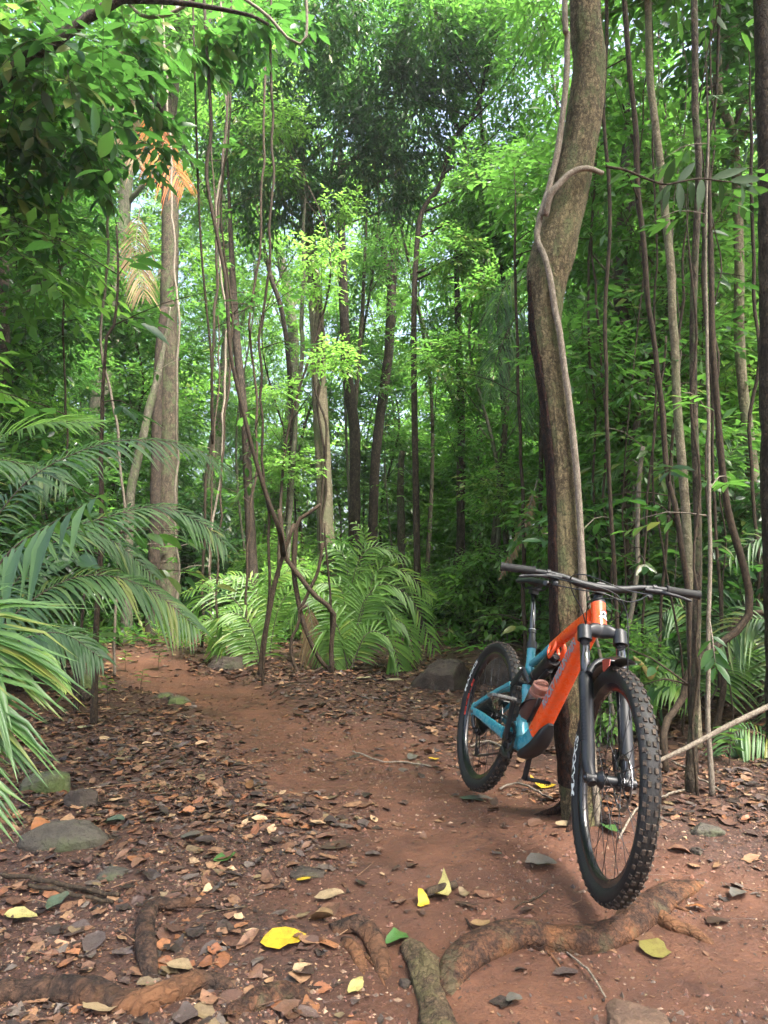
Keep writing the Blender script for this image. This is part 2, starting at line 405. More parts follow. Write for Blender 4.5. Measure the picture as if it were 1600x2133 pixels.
def G(px, py, dz=0):
    "ground point under a pixel (walks the ray down to the terrain)"
    d = at(px, py, 1.0) - [0, 0, CAMH]; k = CAMH / max(-d[2], .012)
    for _ in range(8):
        z = gz(d[0] * k, k); k = (CAMH - z) / max(-d[2], .012); k = min(k, 60)
    return np.array([d[0] * k, k, gz(d[0] * k, k) + dz])
def axis(lo, hi, f0, f1, st, gr=1.12):
    a = [f0]; s = st
    while a[-1] < f1: a.append(a[-1] + st)
    while a[-1] < hi: s *= gr; a.append(a[-1] + s)
    b = [f0]; s = st
    while b[-1] > lo: s *= gr; b.append(b[-1] - s)
    return np.array(sorted(set(b + a)))
gx = axis(-90, 90, -2.6, 2.6, .022, 1.045); gy = axis(-12, 130, 1.0, 5.2, .022, 1.04)
X, Y = np.meshgrid(gx, gy)
Z = HZ(X, Y); m_, n_ = X.shape
i, j = np.arange(m_ - 1)[:, None], np.arange(n_ - 1)[None]
F = np.stack([i * n_ + j, i * n_ + j + 1, (i + 1) * n_ + j + 1, (i + 1) * n_ + j], -1).reshape(-1, 4)
P_ = pathness(X, Y)
gb = MB(); gb.add(np.stack([X, Y, Z], -1).reshape(-1, 3), F)
mg, t, p = mat('soil')
v = mapping(t, (1, 1, 1)); pa = attr(t, 'path').outputs['Fac']
f1 = noise(t, 3, 8, .7, v); f2 = noise(t, 45, 8, .75, v); f3 = noise(t, 260, 4, .7, v)
cp = ramp(t, f1, [(.30, (.052, .020, .010)), (.50, (.108, .041, .018)), (.70, (.175, .074, .036))])
cp = mixc(t, ramp(t, f2, [(.42, (0, 0, 0)), (.62, (.55, .55, .55))]), cp, (.085, .035, .022))
cp = mixc(t, ramp(t, f3, [(.62, (0, 0, 0)), (.75, (.8, .8, .8))]), cp, (.28, .15, .10))
fd = noise(t, 7, 7, .7, v, .8); cp = mixc(t, ramp(t, fd, [(.50, (0, 0, 0)), (.64, (.6, .6, .6))]), cp, (.060, .026, .017))
cl = ramp(t, f2, [(.3, (.018, .009, .006)), (.55, (.065, .028, .017)), (.75, (.14, .062, .038))])
c = mixc(t, pa, cl, cp); t.links.new(c, p.inputs['Base Color'])
t.links.new(ramp(t, f1, [(.35, (.55, .55, .55)), (.7, (.85, .85, .85))]), p.inputs['Roughness'])
b0 = bump(t, noise(t, 11, 6, .65, v), .7, .03, None); b1 = bump(t, f2, .9, .012, None, b0); bump(t, f3, .6, .004, p, b1)
ground = gb.obj('ground', mg); tag(ground, None, None, kind='structure')
ground.data.attributes.remove(ground.data.attributes['rnd'])
a = ground.data.attributes.new('path', 'FLOAT', 'POINT'); a.data.foreach_set('value', P_.ravel().astype(np.float32))

# ------------------------------------------------------------ leaf litter (nobody could count it)
ml, t, p = mat('dead_leaf')
ca = attr(t, 'col').outputs['Color']; v = mapping(t, (1, 1, 1)); f = noise(t, 55, 6, .7, v); f2 = noise(t, 240, 3, .6, v)
c = mixc(t, ramp(t, f, [(.45, (0, 0, 0)), (.68, (.65, .65, .65))]), ca, (.04, .022, .014)); t.links.new(c, p.inputs['Base Color'])
t.links.new(ramp(t, f, [(.3, (.35, .35, .35)), (.7, (.75, .75, .75))]), p.inputs['Roughness'])
bump(t, f2, .5, .004, p)
PAL = .92 * np.array([1.04, .95, .88]) * np.array([(.115, .060, .036), (.085, .045, .032), (.16, .09, .055), (.22, .13, .075), (.30, .19, .11), (.055, .034, .028), (.075, .06, .058), (.11, .095, .085), (.18, .075, .035), (.24, .11, .05), (.14, .11, .06), (.42, .31, .19), (.022, .015, .012)])
PW = np.array([14, 15, 12, 9, 5, 12, 8, 6, 7, 4, 5, 2.6, 18]); PW = PW / PW.sum()
def curled(mb, x, y, z, L, W, yaw, rs, col, tilt=.16, curl=.35, kind='hi', torn=0.0):
    n = len(x); tr = (rs.rand(n, 1) < torn); tk = np.where(tr, .35 + .5 * rs.rand(n, 1), 1.0); D = np.stack([np.cos(yaw), np.sin(yaw), rs.randn(n) * tilt], 1); U = np.stack([rs.randn(n) * tilt, rs.randn(n) * tilt, np.ones(n)], 1)
    P = np.stack([x, y, z], 1) - unit(D) * (L * .5)[:, None]
    cu = rs.randn(n)[:, None] * curl
    Dn = unit(D); Un = unit(U - Dn * (U * Dn).sum(1, keepdims=True)); Sd = np.cross(Dn, Un)
    ts = [.1, .3, .52, .74, .9]; ws = [.5, .92, 1, .72, .36]; fo = np.abs(rs.randn(n)) * .35 - .1
    st = [(0., 0.)] + [(t_, s * w_) for t_, w_ in zip(ts, ws) for s in (-1, 0, 1)] + [(1.04, 0.)]
    V = []
    for t_, w_ in st:
        jit = rs.randn(n, 1) * (.035 + .06 * tr) if w_ else rs.randn(n, 1) * (.015 + .04 * tr)
        jit = jit + np.minimum(0, tk - t_) * 1.0
        V.append(P + Dn * (L[:, None] * (t_ + jit)) + Sd * (W[:, None] * .5 * w_ * (1 + rs.randn(n, 1) * (.12 + .3 * tr))) + Un * (L[:, None] * (cu * (t_ - .5) ** 2 + rs.randn(n, 1) * .02) + (W * fo)[:, None] * .5 * abs(w_)))
    V = np.stack(V, 1); m = 16
    tri = np.array([[0, 1, 2], [0, 2, 3], [13, 16, 14], [14, 16, 15]]); qd = []
    for i in range(4): a = 1 + 3 * i; qd += [[a, a + 3, a + 4, a + 1], [a + 1, a + 4, a + 5, a + 2]]
    qd = np.array(qd); off = (np.arange(n) * 17)[:, None, None]; V[..., 2] = np.maximum(V[..., 2], (z - .004)[:, None])
    b = mb.n; mb.add(V.reshape(-1, 3), (tri[None] + off).reshape(-1, 3), None, np.repeat(col, 4, axis=0))
    q = (qd[None] + off + b).reshape(-1, 4); mb.F.append(q); mb.A.append(np.full(len(q), .5)); mb.C.append(np.repeat(col, 8, axis=0))
rs = np.random.RandomState(3)
def scatter(n, y0, y1, dens_path, rs, pw=1.0):
    "points in the view wedge, fewer on the track"
    y = y0 + (y1 - y0) * rs.rand(n) ** pw; x = (rs.rand(n) * 2 - 1) * (.66 * y + .35)
    pn = pathness(x, y); cl = np.clip(.5 + 1.2 * fbm(x * 1.7 + 40, y * 1.7, 3), 0, 1)
    k = rs.rand(n) < (1 - pn) * (.35 + .65 * cl) + pn * dens_path * cl
    k &= ~((np.hypot(x - TREEB[0], y - TREEB[1]) < .09))
    return x[k], y[k]
lit = MB()
for (n, y0, y1, l0, l1, dp) in ((5200, 1.15, 3.2, .025, .095, .03), (30000, 3.0, 8.0, .03, .10, .10), (22000, 7, 18, .06, .13, .5), (80000, 1.1, 3.6, .004, .017, .32), (36000, 3.4, 8, .012, .035, .4)):
    x, y = scatter(n, y0, y1, dp, rs); k = len(x)
    L = l0 + (l1 - l0) * rs.rand(k) ** 1.9; W = L * (.35 + .35 * rs.rand(k))
    col = PAL[rs.choice(len(PAL), k, p=PW)] * (.75 + .5 * rs.rand(k, 1))
    curled(lit, x, y, HZ(x, y) + .002 + .007 * rs.rand(k) * (l1 > .05), L, W, rs.rand(k) * 6.283, rs, col, torn=.5)
litter = lit.obj('leaf_litter', ml, smooth=True); tag(litter, 'brown dead leaves strewn over the red soil beside the track', 'leaf litter', kind='stuff')
# crumbs of earth, bark chips and tiny stones
crm = MB(); n = 48000
y = 1.05 + 4.2 * rs.rand(n) ** 1.3; x = (rs.rand(n) * 2 - 1) * (.62 * y + .3); k = (rs.rand(n) < .55 + .45 * (1 - pathness(x, y))) & (fbm(x * 3, y * 3, 3) > -.2); x = x[k]; y = y[k]; n = len(x)
s = .002 + .006 * rs.rand(n) ** 4 + .002 * rs.rand(n); z = HZ(x, y)
oc = np.array([[1, 0, 0], [0, 1, 0], [-1, 0, 0], [0, -1, 0], [0, 0, 1.0]]) ; 
V = np.stack([x, y, z], 1)[:, None] + (oc[None] * (1 + .5 * rs.randn(n, 5, 1)) * [1, 1, .8]) * s[:, None, None]
Fc = np.array([[0, 1, 4], [1, 2, 4], [2, 3, 4], [3, 0, 4]]); off = (np.arange(n) * 5)[:, None, None]
cc = np.array([(.14, .06, .04), (.20, .09, .055), (.07, .035, .025), (.26, .17, .11), (.10, .07, .05)])[rs.randint(0, 5, n)] * (.7 + .6 * rs.rand(n, 1))
crm.add(V.reshape(-1, 3), (Fc[None] + off).reshape(-1, 3), None, np.repeat(cc, 4, axis=0))
tag(crm.obj('soil_crumbs', ml, smooth=False), 'crumbs of red earth and bark chips on the ground', 'soil crumbs', kind='stuff')
# fine twigs and stalks in the litter
tw = MB(); 
for (n, y0, y1, l) in ((500, 1.15, 3.5, .16), (900, 3.2, 8, .25)):
    x, y = scatter(n, y0, y1, .12, rs); k = len(x); yw = rs.rand(k) * 6.28; L = l * (.25 + rs.rand(k) ** 2); h = HZ(x, y) + .007
    A = np.stack([x, y, h + .006 * rs.rand(k)], 1); x2 = x + np.cos(yw) * L; y2 = y + np.sin(yw) * L
    B = np.stack([x2, y2, HZ(x2, y2) + .007 + .012 * rs.rand(k)], 1); Mi = (A + B) / 2 + rs.randn(k, 3) * [.01, .01, .004]
    r = .0008 + .0016 * rs.rand(k)[:, None] ** 2
    c = PAL[rs.choice(len(PAL), k, p=PW)] * (.8 + .5 * rs.rand(k, 1))
    b0 = len(tw.F); twigs(tw, A, Mi, r); twigs(tw, Mi, B, r * .8)
    for q in (b0, b0 + 1): tw.C[q] = np.repeat(c, 3, axis=0)
tag(tw.obj('litter_twigs', ml), 'thin dry twigs and leaf stalks lying among the dead leaves', 'twigs', kind='stuff')
LANG = [radians(184), .325, radians(152), radians(172), .2965]   # lettering angles round the tyres
PANG = [radians(10), radians(12)]; BANG, BSG = .5, 1
HAZE = .0025
HAZE = .0014
BOFF = (.095, -.03, -.03)
# ------------------------------------------------------------ mountain bike (own frame: x forward, y rider's left, z up)
M['black_matt'] = simple('black_matt', (.0105, .0115, .0135), .42, var=.15)
M['black_gloss'] = simple('black_gloss', (.007, .0075, .009), .34, coat=.12, var=.1)
M['black_bar'] = simple('black_bar', (.006, .0065, .008), .5, var=.1); M['rubber'] = simple('rubber', (.0085, .0082, .008), .62, bumpy=.2, sc=200)
M['knob'] = simple('knob', (.050, .036, .026), .85, bumpy=.4, sc=70, var=.75)
M['grip_rubber'] = simple('grip_rubber', (.007, .007, .007), .75)
M['rim_black'] = simple('rim_black', (.010, .011, .013), .25, coat=.3)
M['steel'] = simple('steel', (.45, .45, .46), .32, metal=1)
M['steel_dark'] = simple('steel_dark', (.09, .09, .095), .38, metal=1)
M['spoke'] = simple('spoke', (.05, .05, .052), .35, metal=.8)
M['stanchion'] = simple('stanchion', (.015, .015, .017), .12, metal=.3, coat=1)
M['white_print'] = simple('white_print', (.72, .74, .70), .6, var=.12)
M['red_print'] = simple('red_print', (.55, .045, .025), .6)
M['grey_print'] = simple('grey_print', (.22, .25, .29), .5)
M['dark_print'] = simple('dark_print', (.004, .005, .008), .6)
M['red_part'] = simple('red_part', (.30, .035, .022), .5)
M['ring_pink'] = simple('ring_pink', (.5, .03, .08), .5)
M['silver_print'] = simple('silver_print', (.55, .56, .58), .35)
def paint(name, col, dirt=.35):
    m, t, p = mat(name); f = noise(t, 26, 6, .7, mapping(t, (1, 1, 1))); g = noise(t, 420, 2, .5, mapping(t, (1, 1, 1)))
    c = mixc(t, ramp(t, f, [(.46, (0, 0, 0)), (.72, (dirt, dirt, dirt))]), col, (.13, .060, .036))
    c = mixc(t, ramp(t, g, [(.70, (0, 0, 0)), (.74, (.6, .6, .6))]), c, (.30, .20, .15))
    t.links.new(c, p.inputs['Base Color']); t.links.new(ramp(t, f, [(.4, (.22, .22, .22)), (.8, (.5, .5, .5))]), p.inputs['Roughness'])
    p.inputs['Coat Weight'].default_value = .35; p.inputs['Coat Roughness'].default_value = .15; return m
M['orange'] = paint('orange_paint', (.78, .085, .014)); M['teal'] = paint('teal_paint', (.045, .27, .34), .25)

def _rot(w):
    t = np.linalg.norm(w); k = w / t; K = np.array([[0, -k[2], k[1]], [k[2], 0, -k[0]], [-k[1], k[0], 0]])
    return np.eye(3) + sin(t) * K + (1 - cos(t)) * K @ K
_M = np.array([[1, 0, 0], [0, SP, CP], [0, -CP, SP]])
BR = _M @ _rot(np.array([1.01346, 1.09964, -.96215])); BC = np.array([3.38833, -1.29049, .71906])
BT = np.array([0, 0, CAMH]) - BR @ BC
BS, CRK, SAD = -.216045, .301524, .6794
def b2w(P): return np.asarray(P) @ BR.T + BT
def w2b(P): return (np.asarray(P) - BT) @ BR
bike = empty('mountain_bike'); bike.matrix_world = Matrix([[*BR[0], BT[0]], [*BR[1], BT[1]], [*BR[2], BT[2]], [0, 0, 0, 1]])
tag(bike, 'orange and teal full suspension mountain bike leaning against the tree beside the trail', 'mountain bike')
ha = radians(65); AX = np.array([-cos(ha), 0, sin(ha)]); OFF = np.array([sin(ha), 0, cos(ha)])
HT = np.array([.91, 0, .96]); HB = HT - AX * .11; FA = HB - AX * .555 + OFF * .044; RA = np.array([0, 0, .37]); BB = np.array([.439, 0, .34]); BAR = HT + AX * .05 + OFF * .045
_SR = _rot(AX * BS)
def st(P): return (np.asarray(P, float) - HT) @ _SR.T + HT
def A3(*p): return np.array(p, float)
def swp(P, *a, k=12, **kw): return sweep(smooth_path(P, k) if k else np.array(P, float), *a, **kw)
def rodz(a, b, r, r2=None, n=16): return sweep(np.linspace(a, b, 3), np.linspace(r, r if r2 is None else r2, 3), n=n)
# --- frame
fr = MB()
fr.add(*sweep(smooth_path([(.80, 0, .50), (.66, 0, .40), (.575, 0, .352), (.50, 0, .325), (.43, 0, .325)], 18) - [0, 0, .0], np.linspace(.030, .037, 18), np.linspace(.035, .032, 18), n=20, pw=3, up=(0, 1, 0)))
fr = MB()
fr.add(*swp([(.615, 0, .415), (.56, 0, .362), (.50, 0, .335), (.425, 0, .33)], [.034] * 14, [.036] * 14, n=24, pw=3.2, k=14))
fr.add(*rodz(BB + [0, -.042, 0], BB + [0, .042, 0], .028, n=24))
fr.add(*rodz((.425, -.03, .395), (.425, .03, .395), .018))
fr.add(*swp([(.455, 0, .335), (.44, 0, .38), (.425, 0, .43)], [.034, .034, .03, .028, .026, .024], [.04, .04, .036, .03, .026, .024], n=20, pw=2.6, k=6))
frame = fr.obj('frame', M['teal'], bike, sharp=40)
d = MB(); d.add(*swp([(.90, 0, .895), (.80, 0, .73), (.70, 0, .56), (.605, 0, .402)], np.linspace(.032, .034, 16), np.linspace(.034, .040, 16), n=28, pw=3.6, k=16)); d.obj('down_tube', M['orange'], frame, sharp=50)
d = MB(); d.add(*swp([(.700, 0, .478), (.64, 0, .395), (.575, 0, .345), (.49, 0, .305)], [.012, .024, .031, .034, .035, .035, .035, .035, .034, .033, .031, .024], [.006, .014, .019, .022, .023, .023, .023, .023, .022, .021, .02, .014], n=20, pw=3, k=12)); V, F = d.V[0], d.F
d.V[0] = V + [.012, 0, -.018]; d.obj('down_tube_guard', M['black_matt'], frame, sharp=50)
d = MB(); d.add(*swp([(.895, 0, .915), (.80, 0, .873), (.70, 0, .825), (.585, 0, .765)], np.linspace(.024, .018, 16), np.linspace(.030, .017, 16), n=22, pw=3, k=16))
for sg in (-1, 1):
    d.add(*swp([(.64, sg * .012, .79), (.655, sg * .022, .765), (.64, sg * .024, .735), (.622, sg * .022, .722)], .007, .011, n=10, k=8))
    d.add(*swp([(.60, sg * .012, .768), (.605, sg * .022, .745), (.622, sg * .024, .722)], .006, .008, n=10, k=8))
d.obj('top_tube', M['orange'], frame, sharp=50)
d = MB(); d.add(*swp([(.592, 0, .769), (.50, 0, .716), (.40, 0, .668)], np.linspace(.018, .015, 10), np.linspace(.0165, .014, 10), n=18, pw=2.6, k=10)); d.obj('top_tube_tail', M['teal'], frame)
d = MB(); d.add(*swp([(.366, 0, .76), (.385, 0, .69), (.405, 0, .62)], [.021, .020, .019, .019, .021, .022], [.021, .022, .022, .022, .024, .026], n=20, k=6))
d.add(*swp([(.415, 0, .575), (.43, 0, .52), (.432, 0, .46), (.43, 0, .41)], [.026, .027, .024, .020, .018, .019, .023, .026], n=20, k=8)); 
d.add(*swp([(.40, .012, .64), (.41, .016, .60), (.418, .012, .56)], .008, .016, n=12, k=6)); d.obj('seat_tube', M['teal'], frame)
d = MB(); k_ = 10; ht = np.linspace(HB, HT, k_); d.add(*sweep(ht, [.031, .0305, .029, .028, .0275, .027, .027, .0275, .028, .0285], n=32)); hto = d.obj('head_tube', M['orange'], frame, sharp=60)
# lettering
def text_tris(s, size=1.0, shear=0, bold=0):
    cu = bpy.data.curves.new('t', 'FONT'); cu.body = s; cu.size = size; cu.shear = shear; cu.offset = bold; cu.resolution_u = 3; cu.align_x = 'CENTER'
    o = bpy.data.objects.new('t', cu); COL.objects.link(o); dg = bpy.context.evaluated_depsgraph_get(); me = o.evaluated_get(dg).to_mesh()
    V = np.array([v.co[:] for v in me.vertices]); F = [list(p.vertices) for p in me.polygons]; o.evaluated_get(dg).to_mesh_clear()
    bpy.data.objects.remove(o); bpy.data.curves.remove(cu); return V, F
# rocky letters on the drive side of the down tube, reading up towards the head tube
V, F = text_tris('ROCKY MOUNTAIN', .05, .3, .0016)
V[:, 0] *= .335 / (V[:, 0].max() - V[:, 0].min())
a, b = A3(.655, 0, .482), A3(.868, 0, .842); ax = unit(b - a); up_ = np.cross(ax, [0, 1, 0]); up_ = up_ if up_[2] > 0 else -up_
md = (a + b) / 2; yy = V[:, 1] - .017
W_ = md + ax * V[:, :1] + up_ * yy[:, None] * 1.1; W_[:, 1] = -.0345 - .0005
d = MB(); d.add(W_, F); d.obj('frame_lettering', M['grey_print'], frame, smooth=False)
# round badge of pale peaks under a red arc, on the front of the head tube
def onhead(u, h, lift=.0012):
    u = np.asarray(u) * 1.2; h = np.asarray(h) * 1.2; th_ = (u + .004) / .0285; r = .0287 + lift; P = HT - AX * (.055 - np.asarray(h)[..., None]) + 0
    return P + OFF * (r * np.cos(th_))[..., None] + A3(0, 1, 0) * (r * np.sin(th_))[..., None]
def badge(poly, m_, name, lift):
    poly = np.array(poly, float) * .001 ; n = len(poly); c = poly.mean(0)
    k = 5; V = []; F = []
    rings = [c + (poly - c) * q for q in np.linspace(0.001, 1, k)]
    V = np.concatenate(rings); F = [[i * n + j, i * n + (j + 1) % n, (i + 1) * n + (j + 1) % n, (i + 1) * n + j] for i in range(k - 1) for j in range(n)]
    d = MB(); d.add(onhead(V[:, 0] + .004, V[:, 1], lift), F); return d.obj(name, m_, frame, smooth=False)
circ = [(15 * sin(q), 3 + 15 * cos(q)) for q in np.linspace(0, 2 * pi, 20, endpoint=False)]
badge(circ, M['silver_print'], 'head_badge', .0012)
badge([(15.5 * sin(q), 3 + 15.5 * cos(q)) for q in np.linspace(-1.1, 1.1, 9)] + [(11 * sin(q), 3 + 12 * cos(q)) for q in np.linspace(1.1, -1.1, 9)], M['red_print'], 'badge_arc', .0018)
badge([(-13, -3), (-5, 9), (-1, 3), (1, 1), (-4, -5)], M['dark_print'], 'badge_peak', .0018)
badge([(3, -3), (7, 11), (12, 3), (13, -6)], M['dark_print'], 'badge_peak', .0018)
badge([(-20, -9), (-14, -5), (0, -8), (10, -13), (15, -17), (5, -15), (-8, -11), (-18, -12)], M['white_print'], 'badge_ribbon', .0022)
# --- headset, stem, bars
d = MB()
for q0, q1, r in ((.0, .012, .0275), (.013, .02, .024), (.021, .034, .0175), (.034, .072, .0195)): d.add(*rodz(HT + AX * q0, HT + AX * q1, r, n=24))
d.add(*swp([HT + AX * .052, HT + AX * .051 + OFF * .02, BAR], [.022, .022, .021, .021, .023, .023], [.02, .02, .018, .018, .022, .022], n=20, pw=3, k=6))
d.V = [st(v) for v in d.V]; stem = d.obj('stem', M['black_matt'], bike, sharp=40)
hbp = [(-.03, -.385, .028), (-.022, -.28, .028), (-.010, -.17, .024), (-.002, -.09, .006), (0, -.04, 0), (0, .04, 0), (-.002, .09, .006), (-.010, .17, .024), (-.022, .28, .028), (-.03, .385, .028)]
BP = smooth_path(np.array([BAR + p for p in hbp]), 60); ry = np.abs(BP[:, 1]); rr = np.where(ry < .06, .0160, np.where(ry < .16, .016 - (ry - .06) * .045, .0113))
d = MB(); d.add(st(sweep(BP, rr, n=18)[0]), sweep(BP, rr, n=18)[1]); hbar = d.obj('handlebar', M['black_bar'], bike)
for sg in (-1, 1):
    d = MB(); q = smooth_path([BAR + (-.020, sg * .255, .0285), BAR + (-.0305, sg * .388, .028)], 24)
    rg = np.full(24, .0162); rg[[0, 1]] = .0185; rg[[22, 23]] = .018; rg[2:22:2] = .0155; d.add(*sweep(q, rg, n=18))
    d.V = [st(v) for v in d.V]; d.obj('grip', M['grip_rubber'], hbar, sharp=50)
    # brake lever: clamp, master cylinder, blade
    d = MB(); c0 = BAR + A3(-.013, sg * .205, .026)
    d.add(*rodz(c0 - [0, .007, 0], c0 + [0, .007, 0], .0165)); d.add(*box(c0 + [.016, 0, -.006], (.02, .014, .018)))
    d.add(*swp([c0 + (.030, -sg * .045, -.012), c0 + (.034, -sg * .01, -.012), c0 + (.040, sg * .02, -.012)], [.009, .010, .010, .011, .011, .008], n=14, k=6))
    d.add(*swp([c0 + (.042, sg * .015, -.014), c0 + (.062, sg * .035, -.018), c0 + (.063, sg * .07, -.022), c0 + (.054, sg * .105, -.028), c0 + (.062, sg * .122, -.032)], [.006, .006, .0055, .005, .0045, .0045, .0045, .0045, .005, .004], [.009, .008, .007, .006, .006, .006, .006, .006, .006, .004], n=12, k=10))
    d.V = [st(v) for v in d.V]; bl = d.obj('brake_lever', M['black_bar'], hbar, sharp=50)
    d = MB(); c1 = BAR + A3(-.010, sg * .175, .020)
    d.add(*rodz(c1 - [0, .005, 0], c1 + [0, .005, 0], .0155)); d.add(*swp([c1 + (.006, 0, -.016), c1 + (.022, sg * .008, -.026), c1 + (.03, -sg * .004, -.03)], [.008, .012, .014, .013, .008], [.006, .009, .010, .009, .006], n=12, k=5))
    d.add(*swp([c1 + (.012, sg * .01, -.026), c1 + (-.006, sg * .024, -.034), c1 + (-.018, sg * .022, -.036)], [.005, .006, .008, .007], [.003] * 4, n=10, k=4))
    d.V = [st(v) for v in d.V]; d.obj('shifter' if sg < 0 else 'dropper_lever', M['black_matt'], hbar, sharp=50)
# --- seat post, saddle
sd_ = unit(A3(-cos(radians(74)), 0, sin(radians(74)))); ST = A3(.366, 0, .755)
PT = A3(.262, 0, .998)
sd_ = unit(PT - ST)
d = MB(); d.add(*rodz(ST, PT, .0145, n=20)); post = d.obj('seat_post', M['stanchion'], bike)
d = MB(); d.add(*rodz(ST - sd_ * .02, ST + sd_ * .012, .0235, n=24)); d.add(*box(ST + A3(-.028, 0, -.008), (.012, .02, .02))); d.obj('seat_clamp', M['black_matt'], post, sharp=40)
d = MB(); d.add(*rodz(ST + sd_ * .014, ST + sd_ * .055, .0178, .0165, n=20)); d.add(*rodz(ST + sd_ * .057, ST + sd_ * .072, .019, n=20)); d.obj('seal_collar', M['black_gloss'], post, sharp=40)
d = MB(); d.add(*rodz(ST + sd_ * .0722, ST + sd_ * .0745, .0192, n=20)); d.obj('seal_ring', M['steel'], post, sharp=40)
d = MB(); d.add(*box(PT + [0, 0, .004], (.045, .034, .02))); d.add(*box(PT + [0, 0, .02], (.06, .05, .012)))
for sg in (-1, 1): d.add(*swp([PT + (.14, sg * .006, .046), PT + (.07, sg * .02, .02), PT + (-.05, sg * .022, .018), PT + (-.11, sg * .03, .045)], .0036, n=8, k=14))
d.obj('saddle_rails', M['black_matt'], post, sharp=40)
nx = 26; xs = np.linspace(-.13, .145, nx); q = (xs + .13) / .275
wid = np.interp(q, [0, .06, .2, .4, .6, .8, .95, 1], [.035, .058, .067, .052, .032, .022, .018, .006]); zt = .058 + .012 * (1 - q) ** 2 + .004 * np.sin(q * 5) - .02 * np.clip(q - .85, 0, 1) * 2
V = []; ns = 22
for i in range(nx):
    for j in range(ns):
        th_ = 2 * pi * j / ns; c, s = cos(th_), sin(th_); w = wid[i]
        y_ = w * np.sign(c) * abs(c) ** .8; z_ = zt[i] + (.010 * abs(s) ** .7 if s > 0 else -.020 * abs(s) ** .6 * (1 if abs(c) > .4 else .3)) - .35 * y_ * y_ / .06
        if s > 0 and abs(y_) < .012 and .1 < q[i] < .8: z_ -= .006
        V.append(PT + [xs[i], y_, z_])
F = [[i * ns + j, i * ns + (j + 1) % ns, (i + 1) * ns + (j + 1) % ns, (i + 1) * ns + j] for i in range(nx - 1) for j in range(ns)] + [list(range(ns))[::-1], list(range((nx - 1) * ns, nx * ns))]
d = MB(); d.add(np.array(V), F); d.obj('saddle', M['black_gloss'], bike)
# --- fork
fk = MB(); CT = HB - AX * .004; CR = HB - AX * .030 + OFF * .008
fk.add(*rodz(HB - AX * .001, HB - AX * .018, .030, .028, n=28))
LY = .066; LEG = [HB - AX * .034 + OFF * .030 + A3(0, sg * LY, 0) for sg in (-1, 1)]
fk.add(*swp([LEG[0] + AX * .004, HB - AX * .012 + OFF * .022 + A3(0, -.035, 0), HB - AX * .006 + OFF * .010, HB - AX * .012 + OFF * .022 + A3(0, .035, 0), LEG[1] + AX * .004], [.017, .018, .021, .026, .028, .028, .028, .026, .021, .018, .017], [.016, .016, .018, .020, .021, .021, .021, .020, .018, .016, .016], n=20, pw=2.6, k=11, up=(1, 0, 0)))
for L_ in LEG: fk.add(*rodz(L_ + AX * .024, L_ - AX * .028, .0255, .0265, n=24)); fk.add(*rodz(L_ + AX * .024, L_ + AX * .030, .020, n=20))
fk.V = [st(v) for v in fk.V]; fork = fk.obj('fork', M['black_matt'], bike, sharp=45)
FAo = FA
for i, sg in enumerate((-1, 1)):
    L_ = LEG[i]; bot = FA - OFF * .010 + A3(0, sg * LY, 0)
    d = MB(); d.add(*rodz(L_ - AX * .02, L_ - AX * .20, .0180, n=24)); d.V = [st(v) for v in d.V]; d.obj('stanchion', M['stanchion'], fork)
    d = MB(); top = L_ - AX * .165; 
    low = FA + A3(0, sg * LY, 0) - OFF * .014
    path = [top, top - AX * .02, top - AX * .10, low + AX * .10, low + AX * .045, low + AX * .005 + OFF * .008 - A3(0, sg * .004, 0), low - AX * .018 + OFF * .016 - A3(0, sg * .006, 0)]
    d.add(*sweep(smooth_path(path, 22), np.interp(np.linspace(0, 1, 22), [0, .06, .2, .75, .9, 1], [.0235, .026, .0245, .0235, .020, .015]), np.interp(np.linspace(0, 1, 22), [0, .06, .2, .75, .9, 1], [.0235, .027, .026, .025, .024, .018]), n=24))
    d.add(*rodz(top + AX * .002, top + AX * .010, .0215, n=24))
    d.add(*rodz(FA + A3(0, sg * .048, 0), FA + A3(0, sg * .082, 0), .018, n=20)); 
    if sg > 0:   # disc brake mounts and caliper
        d.add(*swp([low + AX * .10 - OFF * .03, low + AX * .13 - OFF * .035], [.012] * 3, n=10, k=3))
    d.V = [st(v) for v in d.V]; lo = d.obj('fork_leg', M['black_matt'], fork, sharp=45)
    if sg > 0:
        d = MB(); c = FA + A3(0, .052, 0) + AX * .085 - OFF * .055
        d.add(*box(c, (.03, .034, .07), np.array([[sin(ha), 0, -cos(ha)], [0, 1, 0], [cos(ha), 0, sin(ha)]]))); d.add(*rodz(c + [0, -.02, .01], c + [0, .02, .01], .014)); d.V = [st(v) for v in d.V]; d.obj('brake_caliper', M['black_gloss'], lo, sharp=40)
        d = MB(); d.add(*rodz(L_ - AX * .135, L_ - AX * .138, .0186, n=20)); d.V = [st(v) for v in d.V]; d.obj('travel_ring', M['ring_pink'], fork)
    else:
        V, F = text_tris('honouou', .038, 0, .0004); V[:, 0] *= .155 / (np.ptp(V[:, 0])); c = top - AX * .16; h_ = V[:, 1] - .012; ang = h_ / .0255
        # letters wrap the outer front of the right leg, reading from the axle upward
        rr_ = .0262; C_ = c + AX * V[:, :1]; base_a = radians(38)
        W_ = C_ + A3(0, -1, 0) * (rr_ * np.cos(base_a - ang * 1.1))[:, None] + OFF * (rr_ * np.sin(base_a - ang * 1.1))[:, None]
        d = MB(); d.add(st(W_), F); d.obj('fork_lettering', M['dark_print'], lo, smooth=False)
